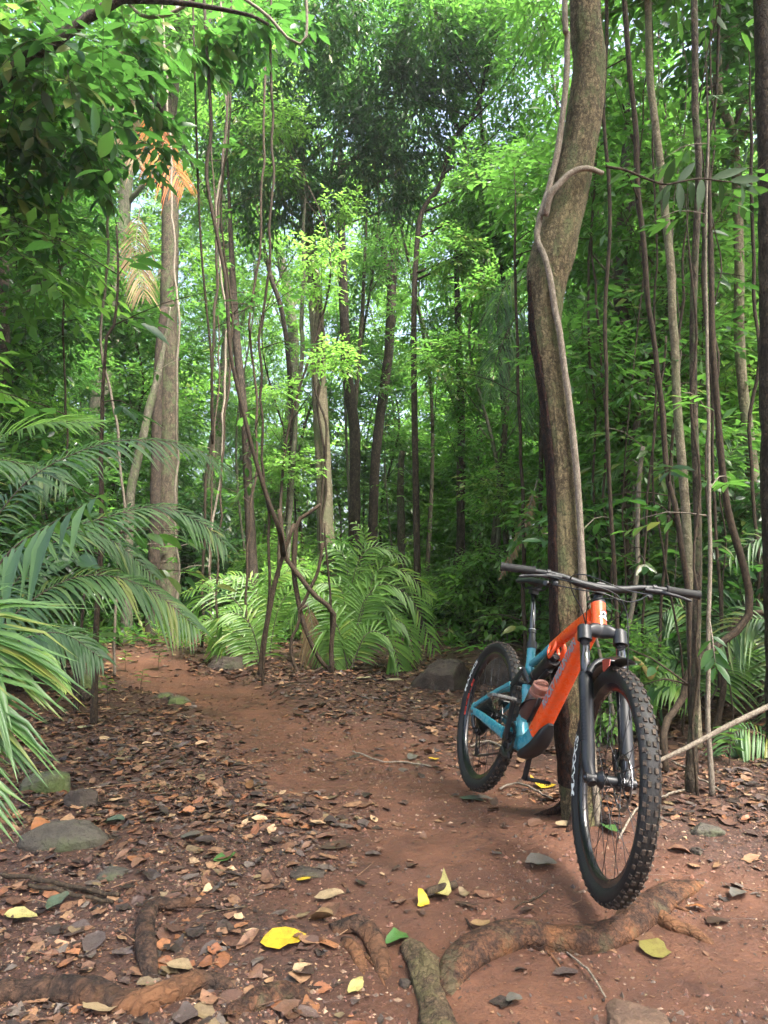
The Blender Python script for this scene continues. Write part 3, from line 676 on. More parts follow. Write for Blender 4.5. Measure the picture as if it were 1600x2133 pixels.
# arch in front of the tyre
AR = .398
ap = []
for u in np.linspace(-1, 1, 15):
    y_ = u * .062; c = FA + AX * (.355 + .052 * (1 - abs(u) ** 2.6)) + OFF * .012; ap.append(c + [0, y_, 0])
d = MB(); d.add(*sweep(np.array(ap), [.013] * 15, [.020] * 15, n=16, pw=2.6, up=OFF)); d.V = [st(v) for v in d.V]; d.obj('fork_arch', M['black_matt'], fork, sharp=50)
# mudguard: curved sheet over the tyre with a white edge, red flap at the front corner
def wp(r, th_, y_): return np.stack([FA[0] + r * np.cos(th_), y_ + 0 * th_, FA[2] + r * np.sin(th_)], -1)
def guard(t0, t1, y0, y1, rad, dr, name, m_, par, n=22, k=9, th=.0018, shape=True):
    T_, U_ = np.meshgrid(np.linspace(t0, t1, n), np.linspace(y0, y1, k), indexing='ij'); w = 1.0
    if shape:
        e = (T_ - t0) / (t1 - t0); w = np.interp(e, [0, .12, .3, .6, 1], [.8, 1, 1, .9, .5])
    Y_ = U_ * w; R_ = rad - dr * (np.abs(Y_) / .05) ** 2.2
    a_ = wp(R_, T_, Y_); b_ = wp(R_ + th, T_, Y_); V = np.concatenate([a_.reshape(-1, 3), b_.reshape(-1, 3)]); F = []
    for i in range(n - 1):
        for j in range(k - 1):
            q_ = [i * k + j, i * k + j + 1, (i + 1) * k + j + 1, (i + 1) * k + j]; F.append(q_[::-1]); F.append([z + n * k for z in q_])
    E_ = [i * k for i in range(n)] + [(n - 1) * k + j for j in range(1, k)] + [i * k + k - 1 for i in range(n - 2, -1, -1)] + [j for j in range(k - 2, 0, -1)]
    for a__, b__ in zip(E_, E_[1:] + E_[:1]): F.append([a__, b__, b__ + n * k, a__ + n * k])
    d = MB(); d.add(st(V), F); o_ = d.obj(name, m_, par, sharp=50); return o_, T_, Y_, R_
mgd, T_, Y_, R_ = guard(radians(84), radians(142), -.046, .046, .402, .022, 'mudguard', M['black_gloss'], fork)
for side in (0, -1):
    e = wp(R_[:, side] - .0004, T_[:, side], Y_[:, side]); d = MB(); d.add(*sweep(st(e), .0017, n=6)); d.obj('mudguard_edge', M['white_print'], mgd)
d = MB(); tt = radians(84); e = [wp(.372, tt + .0, -.049), wp(.392, tt + .05, -.043), wp(.386, tt + .20, -.050), wp(.350, tt + .12, -.055), wp(.346, tt + .08, -.055)]
V = np.array(e); V2 = V + [0, -.002, 0]; d.add(st(np.concatenate([V, V2])), [[0, 1, 2, 3, 4][::-1], [5, 6, 7, 8, 9]] + [[i, (i + 1) % 5, (i + 1) % 5 + 5, i + 5] for i in range(5)]); d.obj('mudguard_flap', M['red_part'], mgd, smooth=False)
# --- wheels
def wheel(c, name, front, xf=lambda p: p, letters=()):
    n = 96
    prof = [(.3105, -.0135), (.316, -.0165), (.326, -.0245), (.338, -.0295), (.350, -.0285), (.359, -.0225), (.3635, -.0125), (.3645, 0), (.3635, .0125), (.359, .0225), (.350, .0285), (.338, .0295), (.326, .0245), (.316, .0165), (.3105, .0135)]
    V, F = revolve(np.zeros(3), prof, n); rim = MB()
    rp = [(.3100, -.0150), (.3165, -.0158), (.3165, -.0140), (.3130, -.0135), (.3120, 0), (.3130, .0135), (.3165, .0140), (.3165, .0158), (.3100, .0150), (.2960, .0120), (.2885, .0065), (.2870, 0), (.2885, -.0065), (.2960, -.0120)]
    rV, rF = revolve(np.zeros(3), rp, n); rim.add(xf(rV + c), rF); w = rim.obj(name, M['rim_black'], bike, sharp=35)
    ty = MB(); ty.add(xf(V + c), F); to = ty.obj('tyre', M['rubber'], w)
    kn = MB(); K = 62; rs_ = np.random.RandomState(5)
    for i in range(K):
        th0 = 2 * pi * i / K
        rows = [(0.0, -.0085 if i % 2 else -.0105, .0115, .017, .3685), (0.0, .0085 if i % 2 else .0105, .0115, .017, .3685), (.5, -.0215, .0105, .016, .3655), (.5, .0215, .0105, .016, .3655)]
        if i % 2 == 0: rows += [(.5, -.0165 + .003, .006, .006, .3655), (.5, .0165 - .003, .006, .006, .3655)]
        for dt, yy_, wy, wt, rt in rows:
            tc = th0 + dt * 2 * pi / K; lean = yy_ / .0215 * radians(34) if abs(yy_) > .02 else yy_ / .02 * radians(12)
            h_ = .0085
            bx, bf = box((0, 0, 0), (wt, wy, h_), taper=.82)
            bx = bx * (1 + .04 * rs_.randn(8, 1)); ca, sa = cos(lean), sin(lean)
            L_ = np.stack([bx[:, 0], bx[:, 1] * ca + bx[:, 2] * sa, -bx[:, 1] * sa + bx[:, 2] * ca], 1)
            # radial position of the casing under the knob
            rc = rt - h_ / 2 - (0 if abs(yy_) < .015 else .003)
            x_ = -sin(tc) * L_[:, 0] + cos(tc) * (rc + L_[:, 2]); z_ = cos(tc) * L_[:, 0] + sin(tc) * (rc + L_[:, 2])
            kn.add(xf(np.stack([x_, yy_ + L_[:, 1], z_], 1) + c), bf)
    kn.obj('tread', M['knob'], w, smooth=False)
    hub = MB(); hw = .05 if front else .055
    hub.add(*revolve(c, [(.0001, -hw - .012), (.010, -hw - .012), (.010, -hw), (.017, -hw + .004), (.030, -.030), (.030, -.027), (.0165, -.020), (.0165, .020), (.030, .026), (.030, .029), (.017, .034), (.012, hw), (.010, hw + .012), (.0001, hw + .012)], 28, False))
    hub.V = [xf(v) for v in hub.V]; hub.obj('hub', M['black_matt'], w, sharp=30)
    for i in range(32):
        s_ = -1 if i % 2 else 1; g = (i // 2) % 2 * 2 - 1; tr = 2 * pi * i / 32; thb = tr + g * 1.15
        a_ = c + A3(.028 * cos(thb), s_ * .028, .028 * sin(thb)); b_ = c + A3(.288 * cos(tr), s_ * .003, .288 * sin(tr))
        d = MB(); d.add(*sweep(xf(np.array([a_, b_])), .0011, n=5)); d.obj('spoke', M['spoke'], w)
    # brake rotor on the left
    ro = MB(); k = 96; q = np.linspace(0, 2 * pi, k, endpoint=False); yr = .0415 if front else .0425
    ri = .076 + .004 * np.sin(12 * q); rout = .090 + .0012 * np.sin(24 * q)
    A_ = [np.stack([r_ * np.cos(q), 0 * q + y_, r_ * np.sin(q)], 1) for r_, y_ in ((ri, yr - .0009), (rout, yr - .0009), (rout, yr + .0009), (ri, yr + .0009))]
    V = np.stack(A_, 1).reshape(-1, 3); F = [[i * 4 + j, ((i + 1) % k) * 4 + j, ((i + 1) % k) * 4 + (j + 1) % 4, i * 4 + (j + 1) % 4] for i in range(k) for j in range(4)]
    ro.add(xf(V + c), F)
    for i in range(6):
        t_ = 2 * pi * i / 6; ro.add(*[xf(sweep(np.array([c + A3(.018 * cos(t_), yr, .018 * sin(t_)), c + A3(.05 * cos(t_ + .18), yr, .05 * sin(t_ + .18)), c + A3(.078 * cos(t_ + .5), yr, .078 * sin(t_ + .5))]), .0035, .0012, n=8, up=(0, 1, 0))[0]), sweep(np.zeros((3, 3)) + [[0, 0, 0], [1, 0, 0], [2, 0, 0]], .0035, .0012, n=8)[1]])
    ro.add(xf(revolve(c, [(.0, yr - .001), (.020, yr - .001), (.020, yr + .001), (.0, yr + .001)], 20, False)[0]), revolve(c, [(.0, yr - .001), (.020, yr - .001), (.020, yr + .001), (.0, yr + .001)], 20, False)[1])
    ro.obj('brake_rotor', M['steel'], w, sharp=30)
    # lettering on the right sidewall, baseline towards the hub, centred on angle ang
    for s, ang, size, r0, yoff, m_, span, flip in letters:
        V, F = text_tris(s, size, 0, size * .03); V[:, 0] *= span / np.ptp(V[:, 0])
        r_ = r0 + (V[:, 1]) * flip; a_ = ang - V[:, 0] / r0 * flip * -1 * 1.0
        # seen from the right side, forward is to the right: angle falls as text advances
        a_ = ang + (-V[:, 0] / r0) * (-1 if flip > 0 else 1) * -1
        yl = -np.interp(r_, [.2885, .296, .3099, .3165, .3166, .326, .338, .350, .359], [.0065, .012, .015, .0158, .0172, .0245, .0295, .0285, .0225]) - yoff if 1 else -np.interp(r_, [.3105, .316, .326, .338, .350, .359], [.0135, .0165, .0245, .0295, .0285, .0225]) - yoff
        d = MB(); d.add(xf(np.stack([r_ * np.cos(a_), yl, r_ * np.sin(a_)], 1) + c), F); d.obj('tyre_lettering', m_, w, smooth=False)
    return w
wheel(FA, 'front_wheel', True, st, [('MAXXIS', LANG[0], .024, LANG[1], .0012, M['white_print'], .215, 1)])
rwl = wheel(RA, 'rear_wheel', False, letters=[('MAXXIS', LANG[2], .020, .330, .0012, M['white_print'], .20, 1), ('EG-E', LANG[3], .021, LANG[4], .0012, M['red_print'], .20, 1)])
# --- cassette on the rear wheel
d = MB(); radii = np.linspace(.103, .024, 12)
for i, r_ in enumerate(radii):
    y_ = -.018 - i * .0032; k = max(20, int(r_ * 2 * pi / .0127) * 2); q = np.linspace(0, 2 * pi, k, endpoint=False); ro_ = r_ + np.where(np.arange(k) % 2, .003, -.003)
    rin = max(.015, r_ - .012) + 0 * q
    A_ = [np.stack([a_ * np.cos(q), 0 * q + b_, a_ * np.sin(q)], 1) for a_, b_ in ((rin, y_), (ro_, y_), (ro_, y_ - .0016), (rin, y_ - .0016))]
    V = np.stack(A_, 1).reshape(-1, 3); F = [[a * 4 + j, ((a + 1) % k) * 4 + j, ((a + 1) % k) * 4 + (j + 1) % 4, a * 4 + (j + 1) % 4] for a in range(k) for j in range(4)]; d.add(V + RA, F)
    for a in range(5):
        t_ = 2 * pi * a / 5 + i * .1; d.add(*sweep(np.array([RA + A3(.014 * cos(t_), y_ - .0008, .014 * sin(t_)), RA + A3(rin[0] * cos(t_ + .2) * 1.03, y_ - .0008, rin[0] * sin(t_ + .2) * 1.03)]), .003, .001, n=6, up=(0, 1, 0)))
d.obj('cassette', M['steel_dark'], rwl, smooth=False)
# --- rear triangle
sw = MB()
for sg in (-1, 1):
    sw.add(*swp([(-.012, sg * .074, .372), (.10, sg * .068, .368), (.26, sg * .052, .352), (.36, sg * .048, .345)], np.linspace(.008, .010, 12), np.linspace(.017, .026, 12), n=16, pw=3, k=12))
    sw.add(*swp([(-.022, sg * .076, .395), (-.015, sg * .076, .37), (-.005, sg * .074, .35)], .007, .02, n=12, k=5))
sw.add(*rodz((.352, -.05, .35), (.352, .05, .35), .020)); sw.add(*swp([(.35, 0, .35), (.43, 0, .385)], [.03, .03, .025], [.02] * 3, n=14, pw=3, k=3))
swing = sw.obj('chainstay', M['teal'], bike, sharp=45)
d = MB()
for sg in (-1, 1):
    d.add(*swp([(-.018, sg * .076, .392), (.06, sg * .072, .432), (.18, sg * .062, .492), (.335, sg * .050, .562)], np.linspace(.009, .008, 12), np.linspace(.0105, .012, 12), n=14, pw=2.6, k=12))
    d.add(*swp([(-.024, sg * .0765, .374), (-.018, sg * .0765, .398), (.0, sg * .076, .405)], .008, .013, n=12, k=5))
d.add(*swp([(.20, -.058, .505), (.225, 0, .530), (.20, .058, .505)], .010, .013, n=12, k=8)); d.obj('seatstay', M['teal'], bike, sharp=45)
d = MB()
for sg in (-1, 1): d.add(*swp([(.33, sg * .040, .560), (.37, sg * .038, .595), (.405, sg * .036, .64)], .006, [.015, .018, .021, .018, .015], n=14, k=5)); d.add(*swp([(.405, sg * .036, .64), (.44, sg * .026, .612), (.462, sg * .018, .588)], .006, [.016, .014, .012, .012], n=12, k=4)); d.add(*rodz((.33, sg * .034, .560), (.33, sg * .052, .560), .012)); d.add(*rodz((.405, sg * .03, .64), (.405, sg * .046, .64), .013))
d.add(*rodz((.355, -.04, .575), (.355, .04, .575), .013)); rock = d.obj('rocker_link', M['black_matt'], bike, sharp=45)
for p_ in ((.33, .560), (.405, .64)): d = MB(); d.add(*rodz((p_[0], -.0475, p_[1]), (p_[0], -.0535, p_[1]), .0085, .007)); d.obj('pivot_bolt', M['steel'], rock, sharp=40)
d = MB(); a, b = A3(.452, 0, .592), A3(.628, 0, .728); u = unit(b - a)
d.add(*rodz(a - u * .004, a + u * .03, .014)); d.add(*rodz(a + u * .03, a + u * .115, .0135)); d.add(*rodz(a + u * .06, b - u * .018, .031, n=24)); d.add(*rodz(a + u * .05, a + u * .062, .034, n=24)); d.add(*rodz(b - u * .018, b + u * .006, .016))
d.add(*rodz(b + A3(0, -.03, 0), b + A3(0, .03, 0), .009)); d.add(*rodz(b - u * .05 + A3(.012, -.0, -.03), b - u * .13 + A3(.012, 0, -.03), .014)); d.obj('shock_absorber', M['black_gloss'], bike, sharp=45)
# --- drivetrain
cd = A3(sin(CRK), 0, cos(CRK)); ck = MB(); ck.add(*rodz(BB + [0, -.062, 0], BB + [0, .062, 0], .015)); ck.add(*rodz(BB + [0, -.054, 0], BB + [0, -.044, 0], .026, n=20)); 
crank = ck.obj('crankset', M['black_matt'], bike, sharp=40)
for sg in (-1, 1):
    e = BB - cd * .172 * sg; perp = np.cross(cd, [0, 1, 0])
    d = MB(); d.add(*swp([BB + (0, sg * .064, 0), BB - cd * sg * .05 + (0, sg * .070, 0), e + cd * sg * .03 + (0, sg * .080, 0), e + (0, sg * .082, 0)], [.0185, .019, .017, .0155, .0145, .014, .0145, .015], [.010] * 8, n=16, pw=3, k=8, up=(0, 1, 0))); d.obj('crank_arm', M['black_matt'], crank, sharp=45)
    pc = e + A3(0, sg * .140, 0); PA = PANG[0] if sg < 0 else PANG[1]
    ux = A3(cos(PA), 0, sin(PA)); un = A3(-sin(PA), 0, cos(PA)); Rp = np.stack([ux, A3(0, 1, 0), un], 1)
    d = MB(); d.add(*rodz(e + A3(0, sg * .078, 0), e + A3(0, sg * .186, 0), .0075)); out = [(-.050, -.046), (-.034, -.052), (.034, -.052), (.050, -.046), (.050, .040), (.030, .052), (-.030, .052), (-.050, .040)]
    pts = [pc + ux * a_ + A3(0, b_ * sg, 0) for a_, b_ in out]
    for i in range(8): d.add(*sweep(np.array([pts[i], pts[(i + 1) % 8]]), .0042, .0068, n=8, pw=3, up=un))
    for b_ in (-.018, .018): d.add(*sweep(np.array([pc + ux * -.050 + A3(0, b_, 0), pc + ux * .050 + A3(0, b_, 0)]), .0042, .0055, n=8, pw=3, up=un))
    for a_ in (-.016, .016): d.add(*sweep(np.array([pc + ux * a_ + A3(0, -.048, 0), pc + ux * a_ + A3(0, .048, 0)]), .004, .0055, n=8, pw=3, up=un))
    for a_, b_ in ((-.046, -.03), (-.046, 0), (-.046, .03), (.046, -.03), (.046, 0), (.046, .03), (-.02, -.05), (.02, -.05), (-.02, .05), (.02, .05)):
        for z_ in (-1, 1): q_ = pc + ux * a_ + A3(0, b_, 0); d.add(*sweep(np.array([q_, q_ + un * z_ * .0115]), .0019, n=6))
    d.obj('pedal', M['black_matt'] if sg > 0 else simple('pedal_worn', (.10, .10, .095), .5, .2, var=.6, sc=160), crank, sharp=40)
d = MB(); k = 64; q = np.linspace(0, 2 * pi, k, endpoint=False); ro_ = .067 + np.where(np.arange(k) % 2, .003, -.003); y_ = -.050
A_ = [np.stack([a_ * np.cos(q), 0 * q + b_, a_ * np.sin(q)], 1) for a_, b_ in ((.05 + 0 * q, y_), (ro_, y_), (ro_, y_ - .003), (.05 + 0 * q, y_ - .003))]
d.add(np.stack(A_, 1).reshape(-1, 3) + BB, [[a * 4 + j, ((a + 1) % k) * 4 + j, ((a + 1) % k) * 4 + (j + 1) % 4, a * 4 + (j + 1) % 4] for a in range(k) for j in range(4)])
for a in range(4): t_ = pi / 2 * a + .4; d.add(*sweep(np.array([BB + A3(.01 * cos(t_), -.0515, .01 * sin(t_)), BB + A3(.055 * cos(t_), -.0515, .055 * sin(t_))]), .009, .002, n=8, up=(0, 1, 0)))
d.obj('chainring', M['steel_dark'], crank, smooth=False)
d = MB(); d.add(*swp([(.395, -.056, .285), (.44, -.058, .262), (.49, -.056, .275)], .006, .014, n=12, k=6)); d.obj('chain_guide', M['black_matt'], frame, sharp=40)
JU, JL = A3(.03, -.040, .285), A3(.075, -.042, .195)
lp = []
def arc(c, r, a0, a1, n_=8, y=-.045): return [(c[0] + r * cos(t_), y, c[2] + r * sin(t_)) for t_ in np.linspace(a0, a1, n_)]
rc_ = .055
lp += arc(RA, rc_, radians(240), radians(95), 10, -.036) + arc(BB, .067, radians(95), radians(-95), 10, -.0515) + arc(JL, .021, radians(-80), radians(-200), 6, -.042) + arc(JU, .019, radians(-60), radians(60), 5, -.040)
lp = np.array(lp); seg = []
for i in range(len(lp)):
    a_, b_ = lp[i], lp[(i + 1) % len(lp)]; m_ = max(1, int(np.linalg.norm(b_ - a_) / .0127)); seg += [a_ + (b_ - a_) * j / m_ for j in range(m_)]
d = MB()
for i in range(len(seg)):
    a_, b_ = seg[i], seg[(i + 1) % len(seg)]; w_ = .0022 if i % 2 else .0036
    for s_ in (-1, 1): d.add(*sweep(np.array([a_, b_]) + A3(0, s_ * w_, 0), .0042 if i % 2 else .0047, .0006, n=6, up=(0, 1, 0)))
d.obj('chain', M['steel_dark'], bike, smooth=False)
d = MB(); d.add(*swp([(.0, -.070, .352), (.01, -.072, .325), (.03, -.064, .295)], .010, .014, n=14, k=6)); d.add(*rodz(JU + [0, -.022, 0], JU + [0, -.008, 0], .016))
for s_ in (-.009, .007): d.add(*swp([JU + (0, s_, 0), (JU + JL) / 2 + (.006, s_, 0), JL + (0, s_, 0)], [.010, .008, .007, .008, .012], .0012, n=12, k=5, up=(0, 1, 0)))
for c_, r_ in ((JU, .018), (JL, .020)): d.add(*revolve(c_, [(.003, -.003), (r_, -.003), (r_, .003), (.003, .003)], 20))
d.obj('rear_derailleur', M['black_matt'], bike, sharp=40)
d = MB(); c = RA + A3(.05, .052, .085); d.add(*box(c, (.07, .034, .03), _rot(A3(0, -.5, 0)))); d.add(*rodz(c + [0, -.02, 0], c + [0, .02, 0], .014)); d.obj('brake_caliper', M['black_gloss'], bike, sharp=40)
d = MB(); d.add(*rodz(FA + A3(0, -.088, 0), FA + A3(0, .088, 0), .0085)); d.V = [st(v) for v in d.V]; d.obj('front_axle', M['steel_dark'], fork)
d = MB(); d.add(*rodz(RA + A3(0, -.086, 0), RA + A3(0, .086, 0), .0085)); d.obj('rear_axle', M['steel_dark'], bike)
# bottle cage
d = MB(); bu = unit(A3(.868, 0, .842) - A3(.655, 0, .482)); bn = np.cross([0, 1, 0], bu); bn = bn if bn[0] < 0 else -bn
BO = A3(.628, 0, .432) + bn * BOFF[0] + bu * BOFF[1] + A3(0, BOFF[2], 0) 
for sg in (-1, 1):
    d.add(*swp([BO - bu * .004 + A3(0, sg * .02, 0), BO + bu * .03 + A3(0, sg * .038, 0) + bn * .01, BO + bu * .08 + A3(0, sg * .0385, 0) - bn * .01, BO + bu * .12 - bn * .034 + A3(0, sg * .018, 0)], .003, .006, n=8, k=12))
d.add(*swp([BO - bu * .006 + A3(0, -.02, 0), BO - bu * .010 + bn * .02, BO - bu * .006 + A3(0, .02, 0)], .003, .008, n=8, k=8)); d.add(*swp([BO - bn * .037 - bu * .004, BO - bn * .037 + bu * .13], .008, .002, n=8, k=3))
d.obj('bottle_cage', M['black_matt'], bike)
# cables, laid from the levers to the frame
def cable(L, Y=2.42, r=.0022, name='cable'):
    d = MB(); P = w2b(ats(L, Y)); d.add(*sweep(smooth_path(P, 40), r, n=8)); d.obj(name, M['black_gloss'], bike)
cable([(1146, 1201, 2.34), (1186, 1211, 2.30), (1240, 1221, 2.28), (1285, 1240, 2.28), (1305, 1276, 2.28), (1309, 1330, 2.27), (1308, 1390, 2.27), (1312, 1500, 2.25)], name='brake_hose')
cable([(1150, 1217, 2.36), (1205, 1228, 2.30), (1255, 1236, 2.27), (1287, 1250, 2.27), (1296, 1270, 2.30), (1286, 1287, 2.36), (1264, 1295, 2.43)])
cable([(1352, 1238, 2.40), (1335, 1248, 2.33), (1312, 1254, 2.28), (1285, 1248, 2.27), (1257, 1247, 2.28), (1233, 1252, 2.33), (1223, 1268, 2.42), (1221, 1300, 2.48)], name='brake_hose')
cable([(1358, 1240, 2.38), (1300, 1228, 2.27), (1255, 1210, 2.28), (1222, 1198, 2.32), (1199, 1197, 2.35), (1188, 1207, 2.38), (1194, 1236, 2.42), (1212, 1270, 2.46), (1220, 1300, 2.48)])
# --- water bottle, held by the cage
M['bottle'] = simple('bottle', (.065, .032, .026), .38, coat=.2, var=.1); M['bottle_lid'] = simple('bottle_lid', (.22, .10, .075), .4, var=.08)
def along(prof, n=32):
    "profile (s along bottle, radius) about axis bu from BO"
    e1 = A3(0, 1, 0); e2 = np.cross(bu, e1); th_ = np.linspace(0, 2 * pi, n, endpoint=False); V = []; k = len(prof)
    for s_, r_ in prof: V.append(BO + bu * s_ + (e1[None] * np.cos(th_)[:, None] + e2[None] * np.sin(th_)[:, None]) * r_)
    F = [[i * n + j, i * n + (j + 1) % n, (i + 1) * n + (j + 1) % n, (i + 1) * n + j] for i in range(k - 1) for j in range(n)]; return np.concatenate(V), F
bt = empty('water_bottle'); bt.matrix_world = bike.matrix_world.copy(); tag(bt, 'dark brown water bottle with pinkish copper screw lid in the bike frame', 'water bottle')
d = MB(); d.add(*along([(.0, .001), (.0, .030), (.004, .0355), (.10, .0360), (.118, .0360), (.121, .034)])); bdy = d.obj('bottle_body', M['bottle'], bt, sharp=50)
d = MB(); d.add(*along([(.1212, .030), (.1212, .0368), (.133, .0368), (.1345, .033), (.1355, .030), (.139, .030), (.140, .0345), (.165, .0345), (.169, .031), (.170, .001)])); lid = d.obj('lid', M['bottle_lid'], bt, sharp=35)
d = MB(); e2 = np.cross(bu, A3(0, 1, 0)); d.add(*swp([BO + bu * .160 + A3(.0, -.028, 0), BO + bu * .182 + A3(0, -.022, 0), BO + bu * .190, BO + bu * .182 + A3(0, .022, 0), BO + bu * .160 + A3(0, .028, 0)], .004, .007, n=10, k=12)); d.obj('carry_loop', M['bottle_lid'], bt)
V, F = text_tris('Il Longo a', .022, .35); V[:, 0] *= .082 / np.ptp(V[:, 0]); ph = (V[:, 1] - .006) / .0362
W_ = BO + bu * (V[:, :1] + .058) + A3(0, -1, 0) * (.0366 * np.cos(ph + BANG))[:, None] + e2 * (.0366 * np.sin(ph + BANG))[:, None] * BSG
d = MB(); d.add(W_, F); d.obj('bottle_lettering', M['white_print'], bdy, smooth=False)
# ------------------------------------------------------------ trees, lianas, saplings
def shift(mb, b): mb.V = [v - b for v in mb.V]
def stem_pts(L, Y, n=None, ground_=True, top=0.0, wob=0.0, seed=0):
    P = ats(L, Y)
    if P[0, 2] < P[-1, 2]: P = P[::-1]
    if top: d = unit(P[0] - P[1]); d = unit(d + [0, 0, .6]); P = np.vstack([P[0] + d * top, P])
    if ground_:
        q = P[-1]; z = gz(q[0], q[1])
        if q[2] > z + .02: P = np.vstack([P, [q[0], q[1], z - .06]])
        else: P[-1, 2] = z - .06
    P = smooth_path(P, n or max(12, int(np.linalg.norm(np.diff(P, axis=0), axis=1).sum() / .12)))
    if wob:
        k = np.arange(len(P)); P[:, 0] += wob * fbm(k * .21 + seed * 9.1, seed * 3.3 + 0 * k, 3); P[:, 1] += wob * fbm(k * .19 + seed * 5.1, 40 + seed + 0 * k, 3)
    return P
ALL_TREES = []
def px_tree(name, label, cat, L, Y, w, m, group=None, part='trunk', top=0.0, ground_=True, flare=.35, sides=12, lump=.06, wob=0.0, clumps=(), lm='leaf_mid', leaf=(.11, .045), spr=.32, kind='lo', m_l=8, cov=1.0, limbs=True, seed=1, twg=(), down=.3, bare=False, limb_from=None, loc=None, side_twigs=0, tl=.5):
    "a tree, sapling or liana that stands at distance Y; w = stem width in photo pixels"
    P = stem_pts(L, Y, ground_=ground_, top=top, wob=wob, seed=seed); n = len(P)
    s = np.linspace(0, 1, n); ww = np.interp(s, np.linspace(0, 1, len(w)), w) if np.ndim(w) else np.full(n, w)
    r = ww / 2 / FPX * P[:, 1]
    if top and L[0][1] > -5:
        z1 = float(ats(L, Y)[:, 2].max()); e_ = np.clip((P[:, 2] - z1) / max(P[0, 2] - z1, .1), 0, 1); r = r * (1 - (.85 if L[0][1] > 150 else .3) * e_)
    if flare: hgt = P[:, 2] - P[-1, 2]; r = r * (1 + flare * np.exp(-hgt / .25) + .3 * flare * np.exp(-hgt / 1.0))
    rs = np.random.RandomState(seed * 17 + 3); tm = MB(); tm.add(*sweep(P, r, n=sides, lump=lump, seed=seed, up=(0, 1, 0)))
    base = P[-1].copy() if ground_ else P[-1].copy(); tg_ = MB(); lf = MB(); have = False
    for c in clumps:
        cx, cy_, cY, cr = c[:4]; C = at(cx, cy_, cY); R = cr / FPX * cY
        if limbs:
            h = C[2] - R * .8; k = np.argmin(np.abs(P[:, 2] - max(P[-1, 2] + .5, min(h - .15 * np.hypot(*(C - P[np.argmin(np.abs(P[:, 2] - h))])[:2]), P[0, 2]))))
            a = P[k]; mid = (a + C) / 2 + rs.randn(3) * .12 * R + [0, 0, -.1 * R]; lr = min(r[k] * .5, .012 + .03 * R); q = smooth_path([a, mid, C], 14)
            tm.add(*sweep(q, np.linspace(lr, lr * .25, 14), n=6))
            for _ in range(5):
                e = C + unit(rs.randn(3)) * R * .8 * [1, 1, .7]; o = q[rs.randint(7, 13)]; tm.add(*sweep(smooth_path([o, (o + e) / 2 + rs.randn(3) * .08 * R, e], 7), np.linspace(lr * .3, lr * .08, 7), n=4))
        ns = int(cov * 2.0 * pi * R * R / (m_l * leaf[0] * leaf[1] * .30)); ns = max(24, min(ns, 2600))
        clump_leaves(lf, tg_, rs, C, R, ns, spr, m_l, leaf[0], leaf[1], kind, .8, down); have = True
    if side_twigs:
        k = rs.randint(int(n * .02), int(n * .92), side_twigs); a = unit(rs.randn(side_twigs, 3) * [1, 1, .25]); ln = tl * (.4 + .8 * rs.rand(side_twigs))
        for i_ in range(side_twigs): tm.add(*sweep(smooth_path([P[k[i_]], P[k[i_]] + a[i_] * ln[i_] * .5 + [0, 0, .04], P[k[i_]] + a[i_] * ln[i_]], 5), np.linspace(min(r[k[i_]] * .5, .006), .002, 5), n=4))
        sprays(lf, P[k] + a * ln[:, None] * .35, a, ln * .65, m_l, leaf[0], leaf[1], rs, kind, down, None, None, side=1.0); have = True
    root = empty(name, base); shift(tm, base); tm.obj(part, M[m], root)
    if have:
        shift(lf, base); cr_ = lf.obj('crown' if part == 'trunk' else 'leaves', M[lm], root)
        if tg_.n: shift(tg_, base); tg_.obj('twigs', M['twig'], cr_)
    tag(root, label, cat, group); ALL_TREES.append(root); return root, P, r

# the tree the bicycle leans against: bent trunk, dark rotten strip down its left side
MC = [(1219, 0), (1228, 132), (1217, 232), (1204, 315), (1187, 397), (1172, 464), (1152, 530), (1139, 580), (1136, 646), (1137, 700), (1155, 839), (1169, 981), (1176, 1114), (1180, 1263), (1184, 1380), (1192, 1500), (1204, 1610), (1216, 1712)]
MW = [66, 72, 76, 77, 80, 84, 92, 84, 72, 66, 60, 62, 64, 66, 66, 68, 74, 84]
YT = float(TREEB[1])
P = ats(MC, YT); P[-1, 2] = gz(P[-1, 0], P[-1, 1]) - .05
P = np.vstack([P[0] + [.25, .1, 3.2], P[0] + [.06, .03, 1.2], P]); W_ = np.array([50, 60] + MW) / 2 / FPX * YT
n = 150; Q = smooth_path(np.c_[P, W_], n); base = Q[-1, :3].copy()
Qf = smooth_path(Q, 620); ns = 120; Vm, Fm = sweep(Qf[:, :3], Qf[:, 3], n=ns, lump=.045, seed=2, up=(0, 1, 0), lf=1.6)
th_ = np.linspace(0, 2 * pi, ns, endpoint=False)[None]; s_ = np.linspace(0, 1, 620)[:, None] * 7.0
kk = fbm(np.cos(th_) * 9 + 40, np.sin(th_) * 9 + s_ * 9, 5) * .5 + (np.abs(fbm(np.cos(th_) * 16 + 7, np.sin(th_) * 16 + s_ * 5, 4)) - .2) * .9
Vb = Vm[:620 * ns].reshape(620, ns, 3); ct = Qf[:, None, :3]; dr = Vb - ct; Vm[:620 * ns] = (ct + dr * (1 + .075 * kk[..., None])).reshape(-1, 3)
tm = MB(); tm.add(Vm - base, Fm)
BT_ = []
for a_, l_ in ((2.6, .24), (4.0, .17), (5.4, .22), (.6, .2)):      # root buttresses
    e = base + [cos(a_) * l_, sin(a_) * l_, 0]; e[2] = gz(e[0], e[1]) - .02
    BT_.append(sweep(smooth_path([base + [cos(a_) * .01, sin(a_) * .01, .24], base + [cos(a_) * .08, sin(a_) * .08, .09], e], 12) - base, np.linspace(.034, .010, 12), n=12, lump=.12, seed=int(a_ * 3)))
